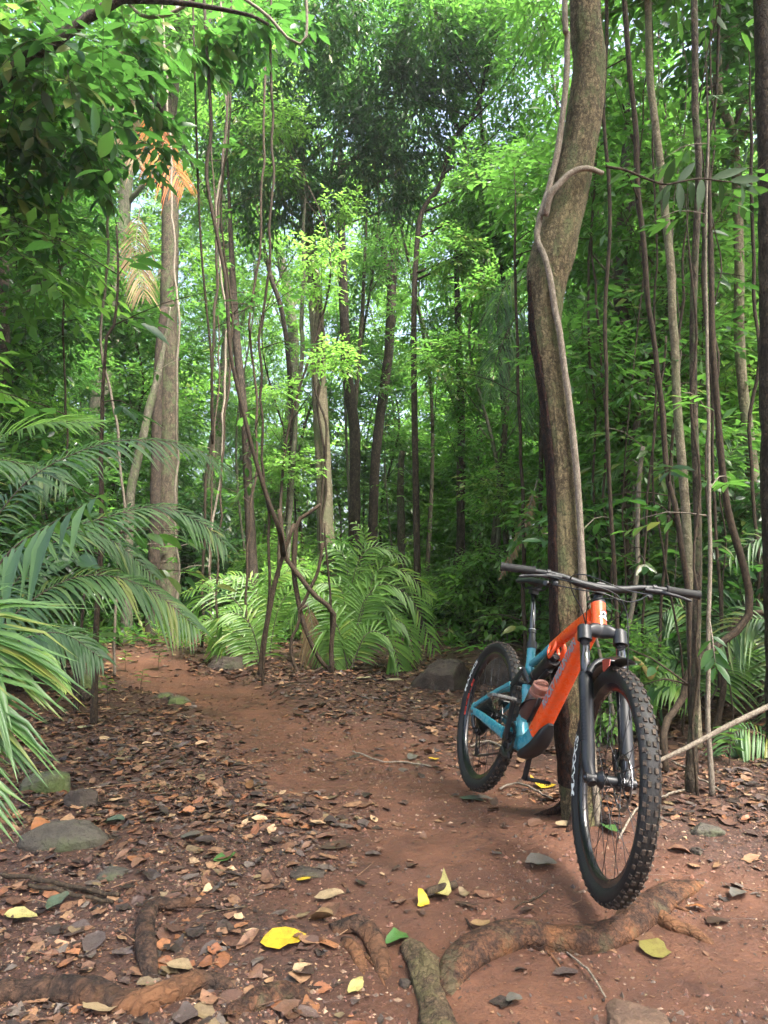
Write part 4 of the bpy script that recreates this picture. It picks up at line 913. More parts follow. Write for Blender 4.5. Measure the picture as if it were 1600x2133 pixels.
tree = empty('leaning_tree', base); tag(tree, 'tall bent rough-barked tree with a dark rotten strip, standing right behind the bicycle', 'tree')
tm.obj('trunk', M['bark_main'], tree)
for q_ in BT_: d = MB(); d.add(*q_); d.obj('root', M['bark_red'], tree)
# rotten strip: proud ragged bark along the left side
sp = MB(); rs = np.random.RandomState(9); vs = []; i0, i1 = int(np.argmin(np.abs(Q[:, 2] - at(1139, 585, YT)[2]))), n - 4; K = 9
for i in range(i0, i1):
    f = (i - i0) / (i1 - i0); w0 = .5 * min(1, f * 8 + .1) * (1 + .5 * float(fbm(np.array([i * .15]), np.array([3.]), 3)[0]))
    for j in range(K):
        an = pi + .38 + (j / (K - 1) - .5) * 2 * w0 * (1.0 if f < .75 else 1.5); rr = Q[i, 3] * (1.05 + .09 * rs.rand() - .09 * (j in (0, K - 1)))
        vs.append(Q[i, :3] + [cos(an) * rr, sin(an) * rr, 0])
F = [[i * K + j, i * K + j + 1, (i + 1) * K + j + 1, (i + 1) * K + j] for i in range(i1 - i0 - 1) for j in range(K - 1)]
sp.add(np.array(vs) - base, F); sp.obj('rotten_bark', M['bark_red'], tree)
lf = MB(); tg_ = MB(); rs = np.random.RandomState(33)
for C, R in (((1.3, 3.6, 6.6), .7), ((.6, 2.8, 7.0), .6), ((1.8, 2.9, 6.9), .6)): clump_leaves(lf, tg_, rs, np.array(C), R, 130, .35, 8, .12, .05)
tb = MB(); topP = Q[0, :3]
for C in ((1.3, 3.6, 6.6), (.6, 2.8, 7.0), (1.8, 2.9, 6.9)): tb.add(*sweep(smooth_path([topP - [0, 0, .1], (topP + C) / 2, C], 8) - base, np.linspace(.03, .01, 8), n=6))
shift(lf, base); shift(tg_, base); cr_ = lf.obj('crown', M['leaf_mid'], tree); tg_.obj('twigs', M['twig'], cr_); tb.obj('limbs', M['bark_main'], tree)
# the grey liana hugging it, with the diagonal branch
LV = [(1180, -10), (1186, 66), (1183, 166), (1176, 232), (1164, 315), (1143, 397), (1125, 457), (1120, 497), (1133, 530), (1146, 580), (1156, 646), (1166, 689), (1175, 760), (1187, 839), (1195, 915), (1202, 981), (1207, 1048), (1211, 1114), (1213, 1197), (1216, 1263), (1221, 1380), (1232, 1520), (1246, 1660)]
Pl = ats(LV, YT - .085); Pl[-1, 2] = gz(Pl[-1, 0], Pl[-1, 1]) - .03; Pl[:, 1] += np.interp(np.arange(len(Pl)), [0, 4, 8, 22], [.03, .04, 0, .01]); Pl = np.vstack([Pl[0] + [.05, .05, 1.4], Pl]); b = Pl[-1].copy()
lv = MB(); lv.add(*sweep(smooth_path(Pl, 110) - b, np.linspace(.0125, .0150, 110), n=14, lump=.10, seed=4, lf=.8))
lia = empty('liana', b); lv.obj('stem', M['vine'], lia); tag(lia, 'smooth grey liana climbing up the bent tree behind the bicycle', 'liana')
d = MB(); q = ats([(1136, 447), (1142, 415), (1156, 397), (1186, 368), (1219, 356), (1262, 347)], YT - .10); q[:, 1] += [.01, -.02, -.03, -.03, -.02, .05]; d.add(*sweep(smooth_path(q, 30) - b, np.linspace(.018, .010, 30), n=12, lump=.1, seed=3)); d.obj('side_branch', M['vine'], lia)
# the dark compound leaf hanging from its end
d = MB(); ra = MB(); q = smooth_path(ats([(1262, 347), (1302, 354), (1351, 374), (1385, 384), (1420, 378), (1461, 372), (1510, 378), (1560, 380)], YT - .05), 30); ra.add(*sweep(q - q[0], np.linspace(.006, .003, 30), n=6))
Lf = [((1383, 385), (1408, 330), .030), ((1390, 384), (1385, 440), .026), ((1410, 381), (1455, 332), .026), ((1415, 380), (1420, 440), .026), ((1440, 376), (1444, 428), .024), ((1462, 373), (1458, 432), .026), ((1480, 374), (1560, 345), .028), ((1500, 376), (1506, 432), .026), ((1520, 378), (1595, 368), .030), ((1530, 379), (1590, 402), .028), ((1545, 380), (1552, 425), .024), ((1400, 382), (1362, 425), .022)]
A_ = np.array([at(*a_, YT - .05) for a_, b_, w_ in Lf]); B_ = np.array([at(*b_, YT - .05 + .03 * ((i * 7) % 5 - 2)) for i, (a_, b_, w_) in enumerate(Lf)]); ln = np.linalg.norm(B_ - A_, axis=1)
add_leaves(d, A_ - q[0], B_ - A_, np.tile([.25, -1, .35], (len(Lf), 1)) + np.random.RandomState(2).randn(len(Lf), 3) * .25, ln, np.array([w_ for _, _, w_ in Lf]) * 1.5, 'hi', np.linspace(0, .4, len(Lf)), fold=.2, droop=.1)
fl = empty('compound_leaf', q[0]); ra.obj('stalk', M['vine_dark'], fl); d.obj('leaflets', M['leaf_matt'], fl); tag(fl, 'large dark feathery compound leaf reaching right from the grey liana', 'leaf')

# ---- right hand thicket
px_tree('liana', 'thin dark straight liana hanging nearest to the right of the bent tree', 'liana', [(1263, 0), (1265, 116), (1260, 265), (1268, 400), (1269, 497), (1261, 629), (1259, 699), (1262, 832), (1269, 965), (1275, 1064), (1282, 1197), (1290, 1380)], 4.0, 8, 'vine_dark', part='stem', top=1, wob=.02, lump=.12, seed=3)
px_tree('liana', 'dark rough liana slanting down to the right handlebar grip', 'liana', [(1299, 0), (1307, 116), (1322, 265), (1328, 397), (1342, 497), (1352, 629), (1361, 700), (1368, 783), (1381, 866), (1391, 981), (1411, 1064), (1424, 1164), (1434, 1230), (1440, 1400)], 3.7, 11, 'vine_dark', part='stem', top=1, wob=.015, lump=.16, seed=4, side_twigs=6, leaf=(.10, .04), kind='mid', lm='leaf_dark')
px_tree('sapling', 'slender pale smooth sapling trunk slanting between the dark lianas', 'tree', [(1350, 0), (1352, 99), (1354, 166), (1368, 281), (1378, 364), (1388, 464), (1398, 563), (1401, 662), (1405, 700), (1410, 832), (1418, 932), (1426, 1031), (1432, 1130), (1440, 1300)], 4.1, [13, 15, 16, 17, 18, 20], 'bark_pale', top=1.5, lump=.04, seed=5, clumps=[(1330, -60, 4.1, 110), (1420, -90, 4.3, 120)], leaf=(.10, .042), kind='mid', cov=.7)
px_tree('sapling', 'straight brown stem rooted by the front tyre, peeling pale bark at its top', 'tree', [(1446, 0), (1448, 132), (1448, 232), (1456, 350), (1447, 560), (1444, 700), (1446, 866), (1451, 998), (1454, 1130), (1452, 1263), (1449, 1405), (1445, 1508), (1440, 1585), (1438, 1650)], 3.42, [15, 14, 14, 15, 16, 17], 'bark_brown', top=1.2, lump=.07, seed=6)
px_tree('liana', 'thin rope-like liana twisting up the brown stem by the front tyre', 'liana', [(1440, 560), (1453, 700), (1440, 850), (1458, 1000), (1445, 1160), (1458, 1263), (1449, 1330), (1456, 1420), (1443, 1500), (1452, 1640)], 3.36, 5, 'vine_dark', part='stem', wob=.01, seed=7, top=.4)
px_tree('sapling', 'slim brown pole right of the front tyre, rooted in the leaf litter', 'tree', [(1476, 250), (1470, 500), (1474, 760), (1480, 980), (1482, 1130), (1479, 1250), (1476, 1379), (1476, 1508), (1482, 1600), (1484, 1665)], 3.35, [4, 6, 7, 8, 9], 'vine', wob=.012, seed=8, side_twigs=7, leaf=(.11, .045), kind='mid')
px_tree('liana', 'gnarled dark liana that curls down from upper right to behind the front wheel', 'liana', [(1482, 560), (1484, 700), (1497, 885), (1507, 998), (1524, 1097), (1550, 1180), (1563, 1263), (1545, 1305), (1510, 1332), (1470, 1362), (1440, 1380), (1433, 1410), (1427, 1443), (1405, 1480), (1383, 1520, 3.7)], 3.9, [7, 9, 10, 12, 13, 14, 15, 14, 12, 12], 'vine_dark', part='stem', lump=.14, seed=9, top=1.5)
px_tree('liana', 'thick brown liana arching in from the right edge of the photo', 'liana', [(1640, 1290), (1600, 1274), (1564, 1278), (1530, 1298), (1515, 1330), (1510, 1379), (1505, 1456), (1492, 1520), (1505, 1572), (1522, 1630)], 4.2, [12, 11, 11, 10, 9, 9], 'vine_brown', part='stem', lump=.1, seed=10)
px_tree('sapling', 'pale grey sapling with raised forking limbs near the right edge', 'tree', [(1494, 66), (1497, 199), (1510, 240), (1524, 265), (1532, 330), (1537, 430), (1540, 563), (1540, 700), (1550, 832), (1567, 965), (1580, 1097), (1586, 1240)], 5.2, [12, 18, 20, 22, 24], 'bark_pale', top=1.2, seed=11, clumps=[(1480, 60, 5.2, 130), (1560, 20, 5.6, 140), (1590, 210, 5.0, 90)], leaf=(.11, .045), kind='lo', cov=.8, lm='leaf_dark')
for L_, w_, l_ in (([(1524, 262), (1497, 225), (1470, 190)], 8, 0), ([(1530, 262), (1550, 215), (1560, 200), (1590, 160)], 9, 0), ([(1470, 190), (1500, 165), (1520, 130)], 7, 0)): 
    d = MB(); q = smooth_path(ats(L_, 5.2), 14); d.add(*sweep(q - np.array(ALL_TREES[-1].location), w_ / 2 / FPX * 5.2, n=7)); d.obj('limb', M['vine_dark'], ALL_TREES[-1])
px_tree('tree', 'dark furrowed trunk cut off by the right edge of the photo', 'tree', [(1592, -10), (1596, 100), (1600, 200), (1606, 400), (1610, 700), (1616, 1000), (1625, 1250)], 3.9, [44, 46, 50, 54, 60], 'bark_dark', top=1.5, seed=12, lump=.1)
px_tree('tree', 'grey-brown trunk widening downward, deep in the thicket on the right', 'tree', [(1440, 640), (1452, 760), (1464, 866), (1475, 930), (1487, 998), (1497, 1080), (1502, 1200), (1508, 1330)], 6.6, [14, 18, 22, 26, 30, 36], 'bark_grey', seed=13, top=2)
px_tree('strangler_stump', 'dark root-wrapped column high between the lianas on the right', 'tree', [(1304, 420), (1300, 500), (1297, 600), (1300, 760), (1304, 960), (1302, 1320)], 6.2, [16, 30, 34, 22, 18, 20], 'bark_dark', seed=14, lump=.25, top=1.5)
px_tree('sapling', 'thin dark sapling standing left of the bent tree behind the saddle', 'tree', [(1074, 480), (1077, 700), (1083, 899), (1087, 1031), (1090, 1197), (1092, 1345), (1094, 1400)], 6.0, [5, 6, 7, 8, 8], 'vine_dark', top=.6, wob=.03, seed=15, side_twigs=12, leaf=(.13, .05), kind='mid', tl=.7)
px_tree('fallen_pole', 'pale bare pole leaning across the lower right beside the front wheel', 'fallen branch', [(1680, 1440), (1600, 1472), (1550, 1496), (1505, 1518), (1438, 1554), (1383, 1580), (1330, 1605)], 3.15, [12, 11, 11, 10, 9, 7], 'vine', part='stem', ground_=False, flare=0, seed=16, lump=.05)
for k_, (L_, Y_, w_, m_, t_) in enumerate([([(1230, 500), (1236, 800), (1243, 1100), (1252, 1330)], 5.4, 5, 'vine_dark', 'thin leaning stem seen just right of the bent trunk'), ([(1335, 640), (1330, 860), (1322, 1100), (1318, 1330)], 5.6, 6, 'vine', 'thin pale stem between the straight lianas right of the head tube'), ([(1390, 700), (1352, 960), (1345, 1200), (1340, 1400)], 4.8, 5, 'vine_dark', 'fine dark stem crossing behind the right handlebar'), ([(1560, 300), (1572, 700), (1568, 1000), (1575, 1400)], 4.6, 7, 'vine_dark', 'dark hanging stem close to the right edge, upper part'), ([(1500, 0), (1478, 300), (1466, 620), (1490, 900), (1496, 1500)], 4.4, 6, 'vine_dark', 'wavy dark liana between the pale sapling and the brown stem'), ([(1420, 600), (1398, 900), (1378, 1200), (1366, 1480)], 4.6, 6, 'vine_dark', 'dark slanting stem that passes behind the front fork'), ([(1210, 1060), (1225, 1240), (1262, 1400), (1290, 1520)], 4.4, 6, 'vine', 'pale bent sapling low behind the head tube'), ([(1345, 930), (1330, 1100), (1318, 1260), (1290, 1430)], 4.9, 9, 'vine', 'pale leaning root stem behind the brake hose')]):
    px_tree('liana', t_, 'liana', L_, Y_, w_, m_, part='stem', wob=.05, seed=40 + k_, top=.8 if L_[0][1] < 700 else 0, side_twigs=5, leaf=(.12, .045), kind='mid', lm='leaf_dark')

px_tree('tree', 'dark slanting branchy tree against the sky gap right of centre at the top', 'tree', [(1012, 120), (1005, 190), (985, 240), (945, 290), (928, 340), (915, 390), (880, 440), (868, 520), (862, 700), (866, 1000), (872, 1320)], 10.5, [8, 9, 10, 11, 12, 13, 14, 16], 'bark_dark', seed=44, top=2,
        clumps=[(1040, 60, 10, 110), (1110, 180, 9.5, 90), (1080, 320, 10, 90), (980, 30, 10.5, 90), (1130, 40, 9, 90), (1000, 430, 10.5, 80), (1080, 470, 10, 80), (900, 10, 9.5, 90), (1140, 420, 9.5, 60), (930, 190, 10.5, 60)], leaf=(.11, .045), lm='leaf_mid', cov=.62, down=.5)
rs_ = np.random.RandomState(21)
for i_ in range(26):
    lft = i_ >= 17; x0 = rs_.uniform(120, 560) if lft else rs_.uniform(1235, 1590); Y_ = rs_.uniform(6.5, 10) if lft else rs_.uniform(4.3, 7.5); dx = rs_.randn() * 30
    L_ = [(x0 + dx * (f - .5) + rs_.randn() * 9, -20 + 1440 * f) for f in np.linspace(0, 1, 7)]
    px_tree('liana', 'fine hanging stem among the trunks on the left' if lft else 'fine hanging stem in the tangle on the right', 'liana', L_, Y_, rs_.uniform(2.5, 6), ['vine_dark', 'vine_brown', 'vine'][i_ % 3], group='fine stems on the left' if lft else 'fine stems in the right tangle', part='stem', top=.5, wob=.07, flare=.1, seed=200 + i_, side_twigs=6, leaf=(.11, .045), kind='mid', lm=['leaf_dark', 'leaf_mid'][i_ % 2], tl=.6)
# ---- left side
px_tree('tree', 'broad grey-brown trunk behind the left palm, dividing low down', 'tree', [(356, 190), (345, 298), (354, 397), (354, 530), (351, 662), (353, 733), (353, 832), (351, 965), (348, 1097), (347, 1197), (345, 1335)], 10.6, [30, 32, 34, 36, 36, 38, 42, 50], 'bark_brown', top=3, seed=20, sides=20, lump=.05,
        clumps=[(250, 60, 10, 170), (420, 40, 11, 150), (330, 220, 12, 90), (180, 250, 10, 120)], leaf=(.13, .055), cov=.65)
px_tree('tree', 'dark reddish second stem pressed against the broad left trunk', 'tree', [(343, 640), (333, 720), (328, 830), (325, 965), (323, 1097), (320, 1197), (316, 1335)], 10.2, [16, 20, 22, 24, 28], 'bark_dark', seed=21, top=0)
px_tree('tree', 'mottled leaning trunk left of the broad left trunk', 'tree', [(330, 780), (311, 849), (296, 920), (281, 981), (272, 1031), (268, 1120), (262, 1330)], 9.4, [12, 16, 18, 19, 22], 'bark_grey', seed=22, top=1, lump=.1)
px_tree('sapling', 'dark slender sapling with big leaves that rises in front of the left trunks', 'tree', [(246, 470), (245, 596), (237, 689), (225, 700), (219, 780), (213, 870), (209, 965), (205, 1200), (200, 1395)], 5.0, [4, 6, 8, 10, 11, 12], 'vine_dark', seed=23, wob=.02, top=0, side_twigs=14, leaf=(.19, .085), kind='hi', lm='leaf_dark', m_l=5, tl=.8)
px_tree('tree', 'dark trunk at the left edge of the photo above the palm', 'tree', [(8, 560), (10, 733), (6, 800), (2, 950), (-4, 1200)], 7.5, [18, 20, 22, 26], 'bark_dark', seed=24, top=3)
px_tree('tree', 'dark scaly trunk between the left trunk and the twisted lianas', 'tree', [(488, 640), (500, 780), (512, 899), (515, 970), (518, 1031), (522, 1110), (528, 1220), (534, 1350)], 10.5, [14, 16, 18, 20, 24], 'bark_dark', seed=25, top=3)
px_tree('liana', 'long dark wavy liana dropping from the canopy left of centre to the twisted lianas', 'liana', [(425, -10), (432, 120), (440, 265), (432, 330), (430, 364), (440, 430), (454, 497), (468, 570), (474, 629), (480, 733), (497, 816), (513, 882), (530, 950), (557, 1037), (582, 1105), (590, 1156, 7.2)], 6.6, [6, 7, 8, 8, 8, 9, 11], 'vine_dark', part='stem', ground_=False, flare=0, seed=26, lump=.1, top=1)
px_tree('liana', 'taut dark liana dropping straight down left of the wavy one', 'liana', [(402, 0), (410, 300), (418, 500), (430, 640), (441, 760), (443, 925)], 6.8, 5, 'vine_dark', part='stem', ground_=False, flare=0, seed=27, top=1)
# lianas twisting together in the middle
YV = 7.2
for k_, (L_, w_, t_, gr) in enumerate([
    ([(613, 1090), (590, 1156), (575, 1205), (564, 1257), (554, 1310), (547, 1362), (542, 1421)], [8, 9, 10, 11, 13], 'leftmost rough brown stem of the twisted lianas, rooted at the track', True),
    ([(582, 1060), (586, 1100), (597, 1164), (616, 1190), (631, 1209), (654, 1239), (687, 1265), (697, 1287), (691, 1332), (690, 1360), (693, 1400)], [9, 10, 10, 9, 9], 'crooked liana bulging right among the twisted lianas', True),
    ([(668, 1050), (641, 1071), (621, 1085), (616, 1115), (612, 1190), (620, 1242), (627, 1280), (639, 1317), (657, 1359), (676, 1385), (710, 1409)], [7, 10, 11, 10, 8, 8], 'liana running from upper centre down through the knot to the right', True),
    ([(639, 1261), (629, 1263), (624, 1272), (622, 1302), (609, 1325), (606, 1350), (609, 1370), (620, 1400), (642, 1409), (665, 1392), (672, 1390)], [6, 7, 7, 7, 6], 'looping liana that curls along the ground under the twisted lianas', False),
    ([(672, 1130), (668, 1160), (661, 1194), (642, 1235), (626, 1270)], [6, 7, 7], 'short slanting liana joining the twisted lianas from the right', False),
    ([(676, 1090), (678, 1130), (686, 1212), (689, 1261), (690, 1330)], [4, 5, 6], 'thin straight stem behind the twisted lianas', True)]):
    px_tree('liana', t_, 'liana', L_, YV + .05 * (k_ % 3), w_, 'vine_brown' if k_ != 5 else 'vine_dark', group=None, part='stem', ground_=gr, flare=.1 if gr else 0, lump=.12, seed=60 + k_)
# ---- middle distance trunks
px_tree('tree', 'thick pale tan trunk wrapped in roots, left of centre', 'tree', [(640, 470), (645, 506), (655, 607), (662, 699), (662, 733), (668, 869), (672, 940), (675, 1003), (678, 1105), (682, 1200), (686, 1330)], 11.5, [24, 28, 30, 32, 32, 36, 44], 'bark_pale', seed=30, sides=18, top=1.5, lump=.05,
        clumps=[(560, 330, 10.8, 110), (700, 300, 11, 130), (830, 230, 10.6, 130), (760, 110, 10.2, 150), (600, 120, 10.5, 120), (890, 90, 10, 120), (680, -20, 9.5, 140), (800, 370, 11, 90), (540, 440, 11.4, 70), (900, 330, 11.2, 60), (540, 210, 11, 80), (470, 300, 11.4, 70), (980, 130, 10.6, 80), (650, 420, 11, 80), (850, 420, 11.3, 50)], leaf=(.12, .042), lm='leaf_dark', cov=.62, down=.9, spr=.42)
for k_, (L_, Yy, w_) in enumerate([([(650, 560), (672, 700), (664, 860), (682, 1000), (672, 1120), (690, 1320)], 11.3, 5), ([(668, 640), (656, 800), (680, 900), (668, 1060), (676, 1300)], 11.25, 5)]):
    px_tree('liana', ('twining root vine clasping the pale tan trunk, the one crossing to its right', 'twining root vine clasping the pale tan trunk, the one staying on its left')[k_], 'liana', L_, Yy, w_, 'vine_dark', part='stem', wob=.05, seed=70 + k_)
px_tree('tree', 'dark forked trunk against the bright gap in the middle', 'tree', [(822, 500), (820, 560), (816, 600), (813, 675), (810, 733), (804, 780), (797, 828), (788, 900), (780, 1000), (772, 1320)], 15, [18, 20, 20, 20, 20, 22], 'bark_dark', seed=31, top=2, clumps=[(770, 560, 15, 55), (870, 470, 15.5, 85), (830, 400, 15, 60)], leaf=(.13, .05), cov=.55)
d = MB(); q = smooth_path(ats([(818, 590), (806, 560), (799, 520), (792, 480)], 15), 14); d.add(*sweep(q - np.array(ALL_TREES[-1].location), .075, n=9)); d.obj('limb', M['bark_dark'], ALL_TREES[-1])
px_tree('tree', 'dark trunk with a bushy epiphyte, right of the pale tan trunk', 'tree', [(715, 600), (722, 760), (730, 830), (739, 902), (739, 1037), (739, 1105), (738, 1300)], 13, [14, 18, 20, 23, 24, 30], 'bark_dark', seed=32, top=5, lump=.12)
px_tree('tree', 'slender brown trunk leaning right, left of the dark forked trunk', 'tree', [(757, 610), (752, 690), (746, 760), (742, 830), (738, 900)], 14, [8, 9, 10], 'bark_brown', seed=33, top=3)
px_tree('tree', 'dark bare trunk standing in the gap left of the bicycle handlebar', 'tree', [(955, 700), (960, 835), (961, 930), (959, 1003), (960, 1105), (959, 1206), (957, 1340)], 12, [12, 14, 15, 16, 17, 20], 'bark_dark', seed=34, top=4, clumps=[(960, 620, 12.4, 70), (910, 560, 13, 60), (1010, 470, 12, 70)], leaf=(.12, .05), cov=.55)
px_tree('tree', 'slim grey trunk right of the dark bare trunk in the gap', 'tree', [(1003, 640), (1000, 850), (999, 1003), (997, 1139), (990, 1320)], 14.5, [10, 12, 13, 14], 'bark_grey', seed=35, top=5)
px_tree('tree', 'grey trunk half hidden left of the bent tree', 'tree', [(1020, 640), (1026, 880), (1026, 1003), (1032, 1150), (1036, 1320)], 15.5, [10, 12, 12, 14], 'bark_grey', seed=36, top=5)
px_tree('sapling', 'pale grey sapling just left of the pale tan trunk', 'tree', [(632, 500), (628, 700), (621, 835), (611, 970), (602, 1100), (596, 1340)], 10.5, [7, 9, 10, 11], 'bark_grey', seed=37, top=2, wob=.05, side_twigs=16, tl=1.0)
px_tree('tree', 'short leaning brown trunk left of the twisted lianas', 'tree', [(560, 560), (585, 640), (600, 740), (608, 900), (600, 1100)], 13, [8, 10, 11, 12], 'bark_dark', seed=38, top=2)
px_tree('tree', 'ivy-hung broken trunk in the centre background', 'tree', [(838, 940), (834, 1003), (836, 1100), (838, 1320)], 12.5, [12, 16, 16, 18], 'bark_brown', seed=39, lump=.2, side_twigs=20, lm='leaf_bright', tl=.8)
# bare limbs hanging in the top left
px_tree('liana', 'pale looped liana hanging in a U at the top of the photo', 'liana', [(470, -30), (505, -5), (530, 12), (560, 35), (600, 80), (625, 92), (636, 85), (640, 50), (636, -40)], 6, [6, 6, 7, 7], 'vine', part='stem', ground_=False, flare=0, seed=80)
px_tree('liana', 'grey liana sagging along the top left edge', 'liana', [(240, -40), (270, 10), (300, 34), (345, 32), (395, 5), (430, -30)], 5.6, [7, 8, 8], 'vine', part='stem', ground_=False, flare=0, seed=81)
# tree off the left edge whose mossy bough and leaves overhang the top left
bx = np.array([-4.6, 5.2]); zz = gz(*bx); b = np.array([bx[0], bx[1], zz - .05]); tm = MB(); tm.add(*sweep(smooth_path([b + [.2, 0, 7.5], b + [.1, 0, 4], b], 40) - b, np.linspace(.12, .2, 40), n=16, lump=.06))
q = smooth_path(np.vstack([[b + [.15, 0, 3.6]], ats([(60, 120), (110, 92), (150, 62), (200, 26), (250, 0), (330, -30)], 5)]), 40); tm.add(*sweep(q - b, np.linspace(.07, .03, 40), n=12, lump=.2, seed=8))
q2 = smooth_path(ats([(250, 0), (330, 2), (420, 12), (520, 32), (560, 52)], 5.2), 24); tm.add(*sweep(q2 - b, np.linspace(.028, .012, 24), n=8)); tr_ = empty('overhanging_tree', b); tm.obj('trunk', M['bark_dark'], tr_)
lf = MB(); tg_ = MB(); rs = np.random.RandomState(12)
for cx, cy_, cY, cr in [(560, 60, 7, 80), (470, 110, 7.2, 60), (320, 300, 6.6, 60), (210, 360, 6.2, 60), (40, 60, 5.2, 120), (150, 120, 5.0, 110), (60, 230, 5.4, 120), (170, 270, 5.6, 110), (300, 40, 5.8, 90), (20, 380, 5.6, 90), (400, 70, 6.4, 80), (250, 160, 6.2, 100), (100, 430, 6.0, 80), (520, 20, 6.4, 60)]:
    C = at(cx, cy_, cY); R = cr / FPX * cY; clump_leaves(lf, tg_, rs, C, R, int(1.7 * pi * R * R / (7 * .17 * .075 * .33)), .38, 7, .17, .075, 'mid', .8, .5)
shift(lf, b); shift(tg_, b); c_ = lf.obj('crown', M['leaf_dark'], tr_); tg_.obj('twigs', M['twig'], c_); tag(tr_, 'dark leafy tree overhanging the top left corner from beyond the left edge', 'tree')
# ------------------------------------------------------------ palms
def palm_px(label, base, fronds, seed=1, cat='palm', name='palm', mt='palm', stem=None, group=None):
    "fronds: (pts, dict(L,W,n,...), material)"
    rs = np.random.RandomState(seed); base = np.array(base, float); root = empty(name, base); tag(root, label, cat, group)
    for i, (L_, kw, m_) in enumerate(fronds):
        kw = dict(kw); P = ats(L_, kw.pop('Y', 8)); lf = MB(); ra = MB(); kw.setdefault('side_up', (0, -.6, .8)); frond(lf, ra, P - base, rs, **kw); o = lf.obj('frond', M[m_ or mt], root); ra.obj('rachis', M['twig'] if m_ != 'palm_dry' else M['vine'], o)
    if stem is not None: d = MB(); d.add(*sweep(smooth_path(np.array(stem) - base, 12), .03, n=8, lump=.1)); d.obj('stem', M['bark_dark'], root)
    ALL_TREES.append(root); return root
gA = [-2.15, 3.3]; gA.append(gz(*gA))
K = dict(n=50, L=.25, W=.016, r=.006, droop=.5, lift=.12, fwd=.8, side_up=(0, -.5, .86))
def k(**o): q = dict(K); q.update(o); return q
palm_px('large drooping palm at the left edge whose arching fronds reach over the dead leaves', gA, [
    ([(-120, 1300, 3.3), (-40, 1130, 3.5), (60, 1000, 3.6), (190, 932, 3.7), (300, 916, 3.8), (400, 932, 3.9), (485, 985, 4.0)], k(L=.27, n=56), None),
    ([(-160, 1250, 3.3), (-80, 1050, 3.3), (-10, 930, 3.3), (80, 885, 3.2), (200, 880, 3.2)], k(L=.30, lift=.2, fwd=1.0, droop=.25), 'palm_bright'),
    ([(-120, 1330, 3.3), (-40, 1200, 3.4), (90, 1120, 3.4), (230, 1075, 3.5), (330, 1055, 3.6), (420, 1090, 3.6), (470, 1135, 3.6)], k(L=.26, n=56, fwd=.9), None),
    ([(-60, 1260, 2.7), (20, 1150, 2.7), (100, 1096, 2.65), (150, 1066, 2.6), (200, 1038, 2.55)], k(L=.24, W=.042, n=11, droop=.8, lift=.0, fwd=.2, ragged=.25), None),
    ([(-120, 1430, 3.2), (-20, 1330, 3.3), (70, 1248, 3.35), (160, 1202, 3.4), (250, 1204, 3.45), (330, 1240, 3.5), (412, 1310, 3.5)], k(L=.26, n=56, fwd=.8), None),
    ([(-120, 1450, 3.0), (-60, 1400, 3.0), (40, 1335, 3.0), (130, 1320, 3.0), (210, 1370, 3.0)], k(L=.2, n=46), None),
    ([(-140, 1180, 3.6), (-80, 1000, 3.8), (-20, 960, 3.9), (60, 970, 4.0), (140, 1010, 4.0)], k(L=.28, fwd=.5), None),
    ([(-60, 1330, 3.7), (60, 1180, 3.9), (150, 1110, 4.0), (240, 1130, 4.1), (320, 1200, 4.1)], k(L=.26), None)], 5, stem=[gA, np.array(gA) + [-.02, 0, .5]])
gB = [-1.55, 1.75]; gB.append(gz(*gB))
palm_px('nearest palm in the lower left corner, long stiff leaflets pointing down at the rocks', gB, [
    ([(-365, 1620, 1.75), (-265, 1390, 1.75), (-155, 1315, 1.72), (-75, 1328, 1.68), (-15, 1380, 1.66)], k(L=.40, W=.017, n=46, fwd=2.0, droop=.34, r=.006, start=.2), None),
    ([(-365, 1660, 1.72), (-265, 1460, 1.70), (-175, 1410, 1.66), (-105, 1440, 1.62), (-55, 1500, 1.60)], k(L=.36, W=.016, n=44, fwd=1.9, droop=.38, r=.006, start=.2), None),
    ([(-365, 1710, 1.66), (-285, 1560, 1.64), (-195, 1540, 1.60), (-125, 1580, 1.56), (-85, 1640, 1.54)], k(L=.26, W=.015, n=38, fwd=1.8, droop=.42, r=.006, start=.2), None),
    ([(-365, 1680, 1.8), (-185, 1420, 1.8), (-55, 1350, 1.8), (35, 1352, 1.8), (95, 1372, 1.78), (137, 1428, 1.76)], k(L=.07, W=.010, n=50, fwd=1.6, droop=.4, r=.004, start=.35), 'palm_bright')], 6)
q = dict(n=30, L=.27, W=.027, r=.008, droop=.35, lift=.12, fwd=.75, side_up=(0, -.6, .8))
def kq(**o): z = dict(q); z.update(o); return z
b = G(548, 1392); b[1] = 7.9; b[2] = gz(b[0], b[1])
palm_px('low palm clump left of the twisted lianas with fronds arching to the left', b, [
    ([(548, 1400), (505, 1270), (440, 1235), (368, 1322)], kq(Y=7.9, L=.40), 'palm_bright'), ([(548, 1400), (520, 1300), (470, 1280), (440, 1350)], kq(Y=7.6), 'palm_bright'), ([(550, 1400), (520, 1250), (455, 1205), (385, 1235)], kq(Y=8.4), 'palm_bright'),
    ([(550, 1395), (535, 1235), (490, 1198), (440, 1225)], kq(Y=8.6), 'palm_bright'), ([(555, 1400), (580, 1270), (620, 1225), (645, 1262)], kq(Y=8.1), 'palm_bright'), ([(550, 1400), (470, 1300), (420, 1296), (388, 1330)], kq(Y=8.2, L=.3), 'palm_bright'),
    ([(548, 1400), (560, 1240), (600, 1190), (640, 1190)], kq(Y=8.6), 'palm_bright'), ([(548, 1400), (500, 1320), (470, 1330), (455, 1380)], kq(Y=7.6, L=.3), 'palm_bright')], 11)
b = np.array([at(725, 1380, 7.9)[0], 7.9, 0]); b[2] = gz(b[0], b[1])
